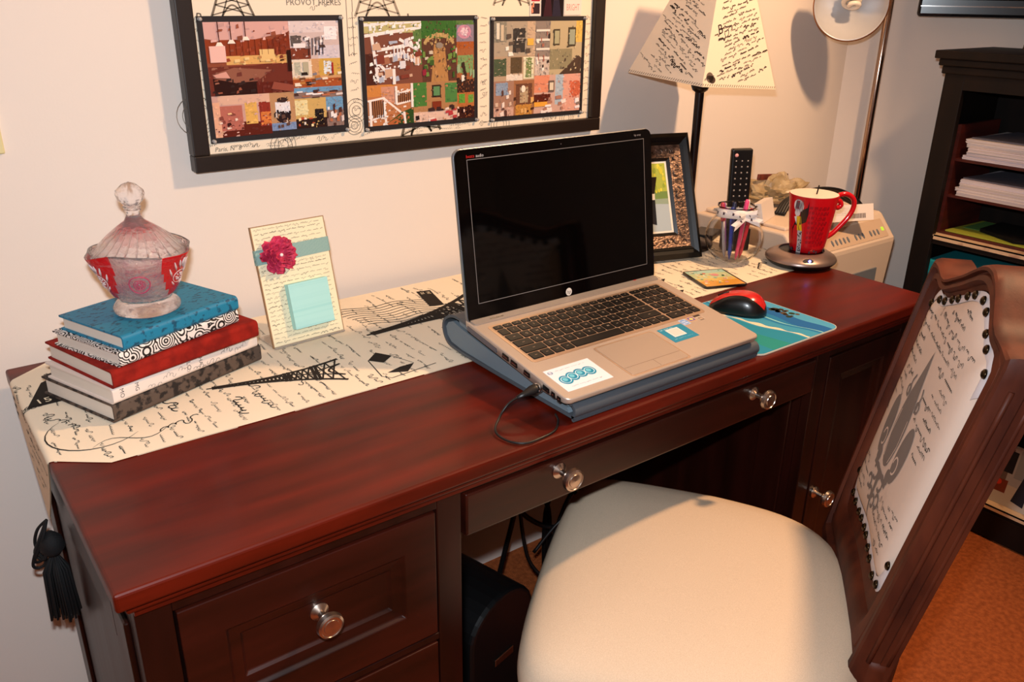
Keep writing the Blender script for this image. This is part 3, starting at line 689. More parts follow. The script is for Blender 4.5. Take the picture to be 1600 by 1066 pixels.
def b2(A):
    R(A, 0, 0, 1, 1, '#8d8078'); A.up()
    for i in range(4): R(A, .05, .3+.17*i, .95, .34+.17*i, '#e2dad2')
    R(A, 0, 0, 1, .35, '#c9b9ae'); noise_blobs(A, 12, ['#3c302c', '#efe8e0', '#a06a5c'], 0, .1, 1, .9, .16, 18)
def b3(A):
    R(A, 0, 0, 1, 1, '#b8a888'); A.up(); R(A, .1, .55, .3, .85, '#4a4030'); R(A, .13, .58, .27, .82, '#a8a484'); R(A, .55, .52, .8, .88, '#4a4030'); R(A, .59, .56, .76, .84, '#9aa08c'); R(A, .8, .6, 1, 1, '#d8b45c'); R(A, 0, .1, .7, .48, '#8c8468'); A.poly([(.3, 0), (.9, .35), (1, .3), (1, 0)], '#4c3a30')
def b4(A):
    R(A, 0, 0, 1, 1, '#b09880'); A.up(); R(A, 0, .2, .3, .9, '#4e5a44'); R(A, .4, .3, .68, .95, '#5c4c38'); R(A, .72, .05, .98, .95, '#ddd8bc'); R(A, .78, .1, .92, .9, '#7c8a58'); R(A, .3, 0, .7, .25, '#e0d4c8')
def b5(A):
    R(A, 0, 0, 1, 1, '#a07a68'); A.up(); R(A, .1, .6, .7, .95, '#8c9cb4'); R(A, 0, 0, 1, .25, '#c8a090'); noise_blobs(A, 12, ['#5c3c34', '#e4d4cc', '#8a9a6c', '#d0b4a0'], 0, 0, 1, .7, .18, 19)
def b6(A):
    R(A, 0, 0, 1, 1, '#9c6a4a'); A.up(); R(A, .1, .3, .9, .9, '#6c4634'); R(A, .3, .35, .7, .8, '#b8a080'); A.disc(.45, .75, .1, '#f0e0d0'); R(A, .1, 0, .9, .3, '#c08840'); noise_blobs(A, 8, ['#4a2c20', '#d8a868', '#8c8070'], 0, 0, 1, .6, .18, 20)
def b7(A):
    R(A, 0, 0, 1, 1, '#c8a498'); A.up(); R(A, 0, .55, .32, 1, '#d88c70'); R(A, 0, .3, .35, .5, '#5c2418'); R(A, 0, .18, .35, .3, '#e0a040'); R(A, .45, .2, .62, 1, '#a8b8c8'); R(A, .62, .0, 1, 1, '#d8a090'); A.disc(.9, .6, .14, '#c8684c', 14, .22); A.up(); noise_blobs(A, 14, ['#e8dcd8', '#a87868', '#ece4ea', '#8a7a74'], .2, 0, 1, .4, .14, 21)
    R(A, .3, .55, .42, .85, '#6c5c54'); A.up(); R(A, .32, .6, .40, .8, '#d8ccb8')
sheet('bathroom and cabinet photo collage, rightmost of the three large sheets', .889, 1.0495, .2365, .1915, -.002, [(0, .64, .45, 1, b1), (.45, .42, .62, 1, b2), (.62, .42, 1, 1, b3), (0, .38, .45, .64, b4), (0, 0, .22, .38, b5), (.22, 0, .45, .38, b6), (.45, 0, 1, .42, b7)])
def card(label, x, z, W, H, fn):
    m = lambda u, v, h: (u, .0150-h, v)
    mb = MB().prism([(0, 0), (W, 0), (W, H), (0, H)], 0, .0006, m, 0, rgb('#e9dcd4')); A = Art(auto=True); fn(A); A.put(mb, m, 0, .0008, .000008, xf=lambda u, v: (u*W, v*H))
    o = mb.build('photo_print', M_GLOSSPRINT); o.location = (x, 0, z); tag(o, label, 'photo')
    return o
def c1(A):
    R(A, .1, .05, .9, .3, '#3a2a30'); R(A, .1, .35, .9, .62, '#b03040'); R(A, .1, .67, .9, .95, '#5c3040'); A.up(); noise_blobs(A, 8, ['#d88c70', '#e8c0b0', '#8c2030'], .15, .1, .85, .9, .2, 31)
def c2(A):
    R(A, 0, 0, 1, 1, '#1c1216'); A.up(); A.disc(.3, .55, .13, '#b07c6a', 12, .10); A.disc(.62, .6, .13, '#c08c78', 12, .10); A.poly([(.1, 0), (.2, .42), (.42, .42), (.5, 0)], '#3c2028'); A.poly([(.5, 0), (.55, .46), (.78, .44), (.9, 0)], '#2c2838')
def c3(A):
    R(A, .05, .02, .95, .98, '#ecd9d2'); A.up()
    for i, t in enumerate(('MERRY', 'AND', 'BRIGHT')): A.text(t, .12, .68-.28*i, .24, '#c88a84', 0, 0, 1.1 if i != 2 else .9)
card('narrow strip of red photos pinned above the bathroom collage', .983, 1.2415, .026, .075, c1)
card('dark photo of two people pinned above the bathroom collage', 1.010, 1.2405, .056, .075, c2)
card('pale pink card with red lettering pinned at the upper right of the board', 1.068, 1.2425, .045, .072, c3)

# ================================================================== laptop cooling stand
M_BLUE = mat('slate_blue_plastic', '#474c52', .5, bump=.05, bscale=300)
M_BLUED = mat('dark_slate_top', '#39424f', .65, color2='#454f5c', scale=200)
def stand():
    X0, X1 = .575, .952
    root = empty('laptop_stand', ((X0+X1)/2, -.46, ZT), 0, 'slate blue folded lap stand under the open laptop', 'laptop stand')
    T = Matrix.Translation((-(X0+X1)/2, .46, -ZT)); zb = ZT
    # outer loop in y,z
    Z = .7635
    outer = smooth_path([(-.6215, Z+.012, 0), (-.616, Z+.0215, 0), (-.60, Z+.0245, 0), (-.50, Z+.0385, 0), (-.40, Z+.0530, 0), (-.346, Z+.0600, 0), (-.322, Z+.0580, 0), (-.304, Z+.047, 0), (-.298, Z+.033, 0), (-.302, Z+.018, 0), (-.315, Z+.0065, 0), (-.345, Z+.0028, 0), (-.42, Z+.0015, 0), (-.60, Z+.0016, 0), (-.616, Z+.003, 0)], 5, closed=True)
    P = [(p.x, p.y) for p in outer]; n = len(P)
    def off(d):
        o = []
        for i in range(n):
            a, b = P[i-1], P[(i+1) % n]; tx, ty = b[0]-a[0], b[1]-a[1]; l = math.hypot(tx, ty); o.append((P[i][0]+ty/l*d, P[i][1]-tx/l*d))
        return o
    sgn = 1 if off(.002)[n//2][0] < P[n//2][0] else -1
    inn = off(.0042*sgn)
    mb = MB(); V = []; F = []
    for x in (X0, X1): V += [(x, *p) for p in P]+[(x, *p) for p in inn]
    for i in range(n):
        j = (i+1) % n
        F += [(i, j, 2*n+j, 2*n+i), (i, n+i, n+j, j), (2*n+i, 2*n+j, 3*n+j, 3*n+i), (n+i, 3*n+i, 3*n+j, n+j)]
    mb.add(V, F, 0, None, False, T); mb.build('shell', M_BLUE, root, autosmooth=.5)
    # filled end faces set back, with the slit beneath the upper sheet
    low = [(-.605, Z+.0055), (-.60, Z+.0115), (-.50, Z+.0235), (-.40, Z+.0345), (-.345, Z+.0430), (-.325, Z+.0475), (-.312, Z+.042), (-.305, Z+.033), (-.309, Z+.020), (-.32, Z+.0115), (-.35, Z+.0075), (-.45, Z+.0058)]
    upp = [(-.603, Z+.0145), (-.50, Z+.0275), (-.40, Z+.0395), (-.345, Z+.0480), (-.340, Z+.0555), (-.40, Z+.0490), (-.50, Z+.0345), (-.60, Z+.0205)]
    for x0, x1 in ((X0+.003, X0+.010), (X1-.010, X1-.003)):
        MB().prism(low, x0, x1, lambda u, v, h: (h, u, v), 0, None, T).build('end_panel', mat('pale_slate_side', '#66737c', .5), root)
        MB().prism(upp, x0, x1, lambda u, v, h: (h, u, v), 0, None, T).build('upper_end_strip', mat('pale_slate_side', '#66737c', .5), root)
    tb = MB(); m = lambda u, v, h: (u, v, Z+.0600+(v+.346)*.1385+h)
    tb.prism(rrect(X0+.006, -.598, X1-.006, -.352, .006), -.0006, .0006, m, 0, None, T); tb.build('top_pad', M_BLUED, root)
stand()

# ================================================================== laptop
M_ALU = mat('champagne_aluminium', '#c6b4a4', .42, .5, bump=.04, bscale=900)
M_ALUL = mat('light_aluminium', '#a59c95', .45, .5)
M_KEY = mat('black_key', '#0b0909', .4, attr=False)
M_GLOSSK = mat('gloss_black_bezel', '#040303', .08, spec=.35)
M_SCREEN = mat('dark_screen', '#020202', .06, spec=.3)
M_CHROME = mat('chrome', '#d8d4d0', .1, 1)
def laptop():
    W, Dp, H = .3870, .2424, .2600; pb = .1516
    root = empty('laptop', (.5575, -.3850, .8379), .0, 'open silver laptop with black screen and black keyboard, on the blue stand', 'laptop')
    bx = Vector((1, 0, 0)); by = Vector((0, -math.cos(pb), -math.sin(pb))); bn = Vector((0, -math.sin(pb), math.cos(pb)))
    m = lambda u, v, h: tuple(bx*u+by*v+bn*h)    # v from hinge to front
    mb = MB()
    def slab(pts, h0, h1, mi=0, **k): mb.prism(pts[::-1], h0, h1, m, mi, **k)
    top = rrect(0, 0, W, Dp, .010); bot = rrect(.006, .004, W-.006, Dp-.045, .010)
    n = len(top); V = []
    for pts, h in ((bot, -.0190), (rrect(.001, .0, W-.001, Dp-.003, .01), -.0095), (top, -.004), (top, -.0012), (rrect(.001, .001, W-.001, Dp-.001, .009), 0)): V += [m(*p, h) for p in pts]
    F = [list(range(n)), [4*n+i for i in range(n)][::-1]]
    for q in range(4):
        for i in range(n): j = (i+1) % n; F.append((q*n+j, q*n+i, (q+1)*n+i, (q+1)*n+j))
    mb.add(V, F); body = mb.build('base', M_ALU, root, autosmooth=.6)
    # keyboard well and keys
    kx0, kx1, ky0, ky1 = .022, W-.024, .040, .143
    kb = MB(); kb.prism(rrect(kx0-.005, ky0-.005, kx1+.005, ky1+.005, .006)[::-1], .0001, .0006, m); 
    kb.build('keyboard_surround', mat('pale_trim', '#c9ab90', .3, .7), root)
    kb = MB(); kb.prism(rrect(kx0-.001, ky0-.001, kx1+.001, ky1+.001, .005)[::-1], .0006, .0008, m); board = kb.build('keyboard', mat('keyboard_deck', '#c4a488', .4, .6), root)
    rows = [([1]*16+[1]*3, .62), ([.9]+[1]*12+[1.6]+[1]*4, 1), ([1.4]+[1]*12+[1.1]+[1]*4, 1), ([1.7]+[1]*11+[1.8]+[1]*4, 1), ([2.2]+[1]*10+[2.3]+[1]*4, 1), ([1.1, 1, 1, 1, 5.2, 1, 1, 1, 1, 1.1]+[1.9, 1, 1], 1)]
    legends = ['', '`1234567890-=', 'QWERTYUIOP[]', 'ASDFGHJKL', 'ZXCVBNM', '']
    tot = sum(r[1] for r in rows); y = ky0
    for ri, (ws, hh) in enumerate(rows):
        rh = (ky1-ky0)*hh/tot; sw = sum(ws); npad = 3 if ri in (0, 5) else 4
        main = .0+(kx1-kx0)*.795; x = kx0; wm = sum(ws[:-npad]); wp = sum(ws[-npad:])
        for i, wk in enumerate(ws):
            if i == len(ws)-npad: x = kx0+main+.003
            ww = main*wk/wm if i < len(ws)-npad else (kx1-kx0-main-.003)*wk/wp
            k = MB(); g = .0010
            a, b, c_, d_ = x+g, y+g, x+ww-g, y+rh-g
            r0 = rrect(a, b, c_, d_, .0015, 2)[::-1]; r1 = rrect(a+.0007, b+.0006, c_-.0007, d_-.0008, .0015, 2)[::-1]; q = len(r0)
            k.add([m(*p, .0008) for p in r0]+[m(*p, .0022) for p in r1], [[q+t for t in range(q)]]+[(t, (t+1) % q, q+(t+1) % q, q+t) for t in range(q)])
            A = Art('#c9b49c'); tx = None
            off = {1: 0, 2: 1, 3: 1, 4: 1}.get(ri)
            if off is not None and 0 <= i-off < len(legends[ri]): tx = legends[ri][i-off]
            if tx: A.text(tx, (a+c_)/2-.0018, -(b+d_)/2-.0012, .0052)
            elif i >= len(ws)-npad and ri in (1, 2, 3, 4): A.text('789654321000'[(ri-1)*3+min(2, i-len(ws)+npad)] if ri > 1 else '/', (a+c_)/2-.0018, -(b+d_)/2-.0012, .0045)
            elif ri == 0: A.rect((a+c_)/2-.001, -(b+d_)/2-.0005, (a+c_)/2+.001, -(b+d_)/2+.0003)
            elif wk < 3: A.rect((a+c_)/2-.002, -(b+d_)/2-.0003, (a+c_)/2+.002, -(b+d_)/2+.0003)
            A.put(k, lambda u, v, h: m(u, -v, h), 1, .0024)
            k.build('key', [M_KEY, M_PRINT], board); x += ww
        y += rh
    # hinge cover strip
    hb = MB(); hb.prism(rrect(.004, .0, W-.004, .026, .004)[::-1], .0002, .0022, m); hb.build('hinge_cover', M_ALUL, root)
    pbm = MB().prism([(.034, .019), (.058, .019), (.058, .0215), (.034, .0215)][::-1], .0022, .0030, m); pbm.build('power_button', M_CHROME, root)
    A = Art(); A.rect(W-.052, -.014, W-.046, -.012, '#c0201c'); q = MB(); A.put(q, lambda u, v, h: m(u, -v, h), 0, .0024); q.build('red_mark', M_PRINT, root)
    # touchpad
    tb = MB(); tx0, tx1, ty0, ty1 = .122, .234, .157, Dp-.006
    tb.prism(rrect(tx0-.003, ty0-.003, tx1+.003, ty1+.003, .005)[::-1], .0001, .0003, m); o = tb.build('touchpad_rim', mat('bright_trim', '#d9bda4', .35, .8), root)
    tb = MB(); tb.prism(rrect(tx0, ty0, tx1, ty1, .004)[::-1], .0003, .0007, m)
    A = Art('#6e5846'); A.rect(tx0+.001, -(ty1-.0185), tx1-.001, -(ty1-.0179)); A.rect((tx0+tx1)/2-.0003, -ty1+.001, (tx0+tx1)/2+.0003, -(ty1-.018)); A.put(tb, lambda u, v, h: m(u, -v, h), 1, .0008)
    tb.build('touchpad', [mat('touchpad_metal', '#b8a594', .45, .45), M_PRINT], root)
    def sticker(name, x, y, w_, h_, col, fn, label=None):
        sb = MB().prism([(x, y), (x+w_, y), (x+w_, y+h_), (x, y+h_)][::-1], .0001, .0004, m, 0, rgb(col)); A = Art(auto=True); fn(A)
        A.put(sb, lambda u, v, h: m(u, v, h), 0, .0005, .00001, xf=lambda u, v: (x+u*w_, y+(1-v)*h_)); o = sb.build(name, M_PRINT, root)
        if label: o['label'] = label
    def s1(A):
        for i, (cx, cy) in enumerate(((.2, .44), (.38, .50), (.57, .53), (.76, .52))): A.disc(cx, cy, .125, '#1187a8', 20, .19)
        A.up()
        for i, (cx, cy) in enumerate(((.2, .44), (.38, .50), (.57, .53), (.76, .52))): A.disc(cx-.01, cy+.02, .05, '#6fc0d0', 12, .075); A.ring(cx, cy, .09, .016, '#d9f0f2', 16, .13)
        A.text('hp', .045, .82, .09, '#3b6f95'); A.ring(.08, .85, .045, .01, '#3b6f95', 14, .06)
        A.script(.2, .86, .62, .035, 0, .006, '#8a8a90', random.Random(1)); A.script(.16, .13, .66, .035, 0, .006, '#8a8a90', random.Random(2))
    sticker('white_sticker', .014, .172, .080, .055, '#ece4e8', s1, 'white sticker with four teal circles')
    def s2(A):
        A.rect(.22, .30, .72, .86, '#ece4e0'); A.script(.06, .9, .5, .05, 0, .01, '#d0ecf0', random.Random(3)); A.up(); A.script(.1, .15, .75, .05, 0, .008, '#9fd6e2', random.Random(4))
        A.rect(.27, .36, .67, .80, '#ddd2cc')
    sticker('blue_sticker', .246, .158, .052, .040, '#1686a6', s2, 'blue sticker with a white square')
    def s3(A): A.poly(circ(.5, .5, .48, 16), '#7fa3d8'); A.up(); A.text('intel', .16, .52, .32, '#ffffff'); A.text('inside', .16, .22, .3, '#ffffff')
    sticker('badge_sticker', .300, .150, .015, .0155, '#b9c6e0', s3)
    def s4(A): A.rect(.1, .1, .9, .9, '#6a5aa0'); A.up(); A.disc(.5, .5, .25, '#e8d070')
    sticker('badge_sticker', .3175, .149, .015, .0125, '#d9b080', s4)
    def s5(A): A.rect(0, .7, 1, 1, '#3a2c24'); A.rect(.2, .0, .8, .5, '#5a483c'); A.up(); A.rect(.26, .08, .74, .42, '#b39a84')
    sticker('badge_sticker', .3345, .149, .014, .016, '#c0ad9c', s5)
    # left side ports
    Mv = mat('vent_grille', '#6d6a72', .5, .6, color2='#1c1a1c', tex='wave', scale=160, stretch=(0, 1, 0))
    for (v0, v1) in ((.012, .085), (.10, .114), (.120, .134), (.150, .163), (.192, .205), (.210, .217), (.222, .229)):
        vent = v0 == .012; sp = MB(); hb_, ht_ = -.0090, -.0045
        sp.box(0, 0, 0, 1, 1, 1); V_ = [m(-.0006 if p[0] < .5 else .002, v0+(v1-v0)*p[1], (-.0125 if vent else -.0110)+.0070*p[2]) for p in sp.v]; sp.v = V_
        if not vent: sp.add([m(-.0009, v0+.002, -.0085), m(-.0009, v1-.002, -.0085), m(-.0009, v1-.002, -.0070), m(-.0009, v0+.002, -.0070)], [(0, 1, 2, 3)], 1)
        sp.build('vent' if vent else 'port', [Mv if vent else M_KEY, M_CHROME], root)
    # lid
    pl = 1.4309; lx = Vector((1, 0, 0)); ly = Vector((0, math.cos(pl), math.sin(pl))); ln = lx.cross(ly)   # ln faces the user
    o0 = by*.012-ly*.012
    l = lambda u, v, h: tuple(o0+lx*u+ly*v+ln*h)
    lb = MB(); lb.prism(rrect(0, .006, W, H, .013), -.0070, -.0015, l); lid = lb.build('lid', mat('lid_silver', '#85888d', .35, .8), root, bevel=.0012)
    zb = MB(); zb.prism(rrect(.0012, .007, W-.0012, H-.0012, .012), -.0014, .0006, l); zb.build('bezel', M_GLOSSK, root, bevel=.0004)
    sx0, sx1, sy0, sy1 = .0215, W-.0195, .037, H-.0165
    sb = MB(); sb.prism([(sx0, sy0), (sx1, sy0), (sx1, sy1), (sx0, sy1)], .0006, .0009, l); sb.build('screen', M_SCREEN, root)
    eb = MB(); A = Art('#6f6a68')
    for r_ in ((sx0-.001, sy0-.001, sx1+.001, sy0), (sx0-.001, sy1, sx1+.001, sy1+.001), (sx0-.001, sy0, sx0, sy1), (sx1, sy0, sx1+.001, sy1)): A.rect(*r_)
    A.disc(W/2, .0215, .0062, '#cfc8c0', 24); A.up(); A.text('hp', W/2-.0047, .0185, .0088, '#1a1414', 0, .25)
    A.text('beats', .020, H-.0135, .0068, '#b01818'); A.text('audio', .0365, H-.0135, .0062, '#b8b0ac'); A.text('hp envy', W-.040, H-.0105, .0048, '#8a8484'); A.disc(W/2, H-.009, .0012, '#3a3434')
    A.put(eb, l, 0, .0012); eb.build('screen_markings', M_PRINT, root)
    hb = MB()
    for u in (.03, W-.03-.03): hb.tube([l(u, .004, -.004), l(u+.03, .004, -.004)], .0055, 12)
    hb.build('hinge', M_GLOSSK, root)
    return root, m
lap, lm_ = laptop()

# ================================================================== usb cable
def cable():
    Mc = mat('black_rubber', '#120f0f', .4)
    root = empty('usb_cable', (.50, -.55, .76), 0, 'thin black cable plugged into the left side of the laptop, looped on the desk', 'cable')
    bpy.context.view_layer.update(); m0 = lap.matrix_world; p = m0 @ Vector(lm_(-.002, .186, -.011)); T = Matrix.Translation((-.50, .55, -.76))
    z = .7627
    d = (Vector((-1, .05, -.20))).normalized()
    a = p+d*.036
    mb = MB().tube([p+d*.001, p+d*.005, p+d*.012, p+d*.024, a], [.0062, .0068, .0068, .0040, .0022], 14, T=T, ry=.6); 
    pts = smooth_path([a, a+d*.014+Vector((0, 0, -.003)), (.492, -.567, .774), (.474, -.582, .7655), (.473, -.606, z), (.487, -.626, z), (.512, -.6275, z), (.540, -.622, z), (.560, -.604, z), (.569, -.588, z)], 8)
    c_ = MB().tube(pts, .0016, 8, T=T); c_.build('cord', Mc, root)
    mb.build('plug', Mc, root)
    MB().tube([p+Vector((.002, 0, 0)), p+d*.0035], .0068, 14, T=T, ry=.55).build('plug_tip', M_CHROME, root)
cable()

# ================================================================== mouse, mouse pad, coaster
def mousepad():
    x0, y0, x1, y1 = .953, -.6205, 1.1755, -.402; z0 = .7603; cx, cy = (x0+x1)/2, (y0+y1)/2
    mb = MB(); W, H = x1-x0, y1-y0
    base = rrect(-W/2, -H/2, W/2, H/2, .02, 6)
    mb.prism(base, 0, .0022, None, 0, rgb('#c9c4b4'))
    A = Art(); ins = rrect(-W/2+.0012, -H/2+.0012, W/2-.0012, H/2-.0012, .019, 6)
    def band(y_of0, y_of1, col, n=16):   # horizontal bands clipped to the pad
        pass
    A.poly(ins, '#2a79a8'); A.up()
    def clipx(y):
        r = .019; e = W/2-.0015; t = max(0, abs(y)-(H/2-.0012-r)); return e-r+math.sqrt(max(0, r*r-t*t)) if t > 0 else e
    def strip(f0, f1, col, n=40):
        V = []; F = []
        # along the depth axis: strip between x = f0(y) and x = f1(y)
        for i in range(n+1):
            y = -H/2+.002+(H-.004)*i/n; c_ = clipx(y); V += [(max(-c_, min(c_, f0(y))), y), (max(-c_, min(c_, f1(y))), y)]
        for i in range(n): F.append((2*i, 2*i+1, 2*i+3, 2*i+2))
        A.raw(V, F, col)
    wv = lambda y, k: .004*math.sin(y*60+k)
    strip(lambda y: -1, lambda y: -.01+wv(y, 0)-y*.25, '#2a86a0'); strip(lambda y: -.01+wv(y, 0)-y*.25, lambda y: .028+wv(y, 1)-y*.2, '#3f93b4'); strip(lambda y: .055+wv(y, 2), lambda y: .085+wv(y, 1.2), '#2563a0'); strip(lambda y: .085+wv(y, 1.2), lambda y: 1, '#4d9bc0'); A.up()
    strip(lambda y: -.006+wv(y, 0)-y*.25, lambda y: -.001+.005*math.sin(y*90)**2-y*.25, '#dcd2b4'); strip(lambda y: .036-y*.2+wv(y, 1), lambda y: .0385-y*.2+wv(y, 1.3), '#8fd0cc'); strip(lambda y: -.07, lambda y: -.045-y*.2, '#2a8a84')
    A.up(); r = random.Random(4)
    for k in range(26): x, y = r.uniform(.074, .104), r.uniform(-.03, .09); A.disc(x, y, r.uniform(.003, .008), r.choice(('#3c3022', '#2e3a26', '#5a4630')), 7)
    A.put(mb, lambda u, v, h: (u, v, h), 0, .0023, .00003)
    o = mb.build('mouse_pad', M_MATTPRINT); o.location = (cx, cy, z0); tag(o, 'blue mouse pad printed with a tropical sea, right of the laptop', 'mouse pad')
mousepad()
def superell(a, b, n, N=28):
    return [(a*math.copysign(abs(math.cos(t))**(2/n), math.cos(t)), b*math.copysign(abs(math.sin(t))**(2/n), math.sin(t))) for t in [2*PI*i/N for i in range(N)]]
def mouse():
    root = empty('computer_mouse', (1.088, -.468, .7628), .52, 'black computer mouse with a red back, on the blue mouse pad', 'mouse')
    Lh, Wh, Hh = .051, .0305, .036; N = 36
    V = []; F = []; rings = 12
    for k in range(rings):
        t = k/(rings-1); s_ = math.cos(t*PI/2)**.55; zz = Hh*math.sin(t*PI/2)
        for (x, y) in superell(Wh, Lh, 2.4, N):
            yy = y*s_; taper = 1-.10*(yy/Lh); pinch = 1-.07*math.exp(-((yy)/.02)**2)*(1-t)
            h = zz*(1-.20*(yy/Lh)-.22*(yy/Lh)**2)
            V.append((x*s_*taper*pinch, yy, max(0, h)))
    for k in range(rings-1):
        for i in range(N): F.append((k*N+i, k*N+(i+1) % N, (k+1)*N+(i+1) % N, (k+1)*N+i))
    F.append([(rings-1)*N+i for i in range(N)]); F.append(list(range(N))[::-1])
    mb = MB().add(V, F, 0, None, True); 
    mb.build('shell', mat('mouse_black', '#0b0a0b', .3, coat=.3), root)
    # red top shell with its side swoop
    def red(i, k):
        return True
    V2 = []; F2 = []; nu, nv = 22, 14
    def surf(x, y, lift):
        a = abs(x)/(Wh*(1-.10*y/Lh)); b = abs(y)/Lh; s2 = (a**2.4+b**2.4)**(1/2.4); s2 = min(1, s2)
        c_ = s2**(1/.55); t = math.acos(max(0, min(1, c_))); zz = Hh*math.sin(t)*(1-.20*(y/Lh)-.22*(y/Lh)**2); return (x, y, zz+lift)
    for i in range(nu+1):
        y = -Lh*.93+Lh*1.86*i/nu; wmax = Wh*(1-.10*y/Lh)*(max(0, 1-(abs(y)/Lh)**2.4))**(1/2.4)
        f = .80-.12*math.cos((y/Lh)*PI)
        for j in range(nv+1): x = wmax*(-f+(.30+f+.25*(y/Lh)**2)*j/nv) if False else wmax*f*(2*j/nv-1)*.92+wmax*.08; V2.append(surf(x, y, .0007))
    for i in range(nu):
        for j in range(nv): a = i*(nv+1)+j; F2.append((a, a+1, a+nv+2, a+nv+1))
    MB().add(V2, F2, 0, None, True).build('back_cover', mat('mouse_red', '#c3231f', .25, coat=.3), root)
    MB().tube([surf(0, .018, .0012), surf(0, .036, .0012)], [.0022, .0022], 10).build('scroll_wheel', M_KEY, root)
mouse()
def coaster():
    mb = MB(); W, H = .0915, .1015
    mb.prism(rrect(0, 0, W, H, .007), 0, .0035, None, 0, rgb('#0d0c0e'))
    A = Art(auto=True); A.rect(.004, .004, W-.004, H-.004, '#c3cfa0'); A.up(); A.rect(.004, .004, W-.004, .034, '#d59a3a'); A.rect(.004, .034, W-.004, .05, '#d8bd6a'); A.rect(.004, .08, W-.004, H-.004, '#a8cfc0'); A.up()
    r = random.Random(8)
    for k in range(46): A.disc(r.uniform(.010, W-.010), r.uniform(.012, H-.010), r.uniform(.0012, .0042), r.choice(('#d89a8c', '#c65f4a', '#4d7a56', '#e6c25a', '#e7e0c0', '#7aa890')), 7)
    A.up(); A.disc(.055, .066, .008, '#d68f90', 9); A.disc(.03, .075, .003, '#2f5a44'); A.disc(.07, .06, .003, '#2f5a44')
    A.put(mb, lambda u, v, h: (u, v, h), 0, .0036, .00001)
    o = mb.build('coaster', M_GLOSSPRINT); o.location = (1.1345, -.3545, ZT); o.rotation_euler = (0, 0, -.355); tag(o, 'square black-edged coaster with a colourful picture, behind the laptop on the runner', 'coaster')
coaster()

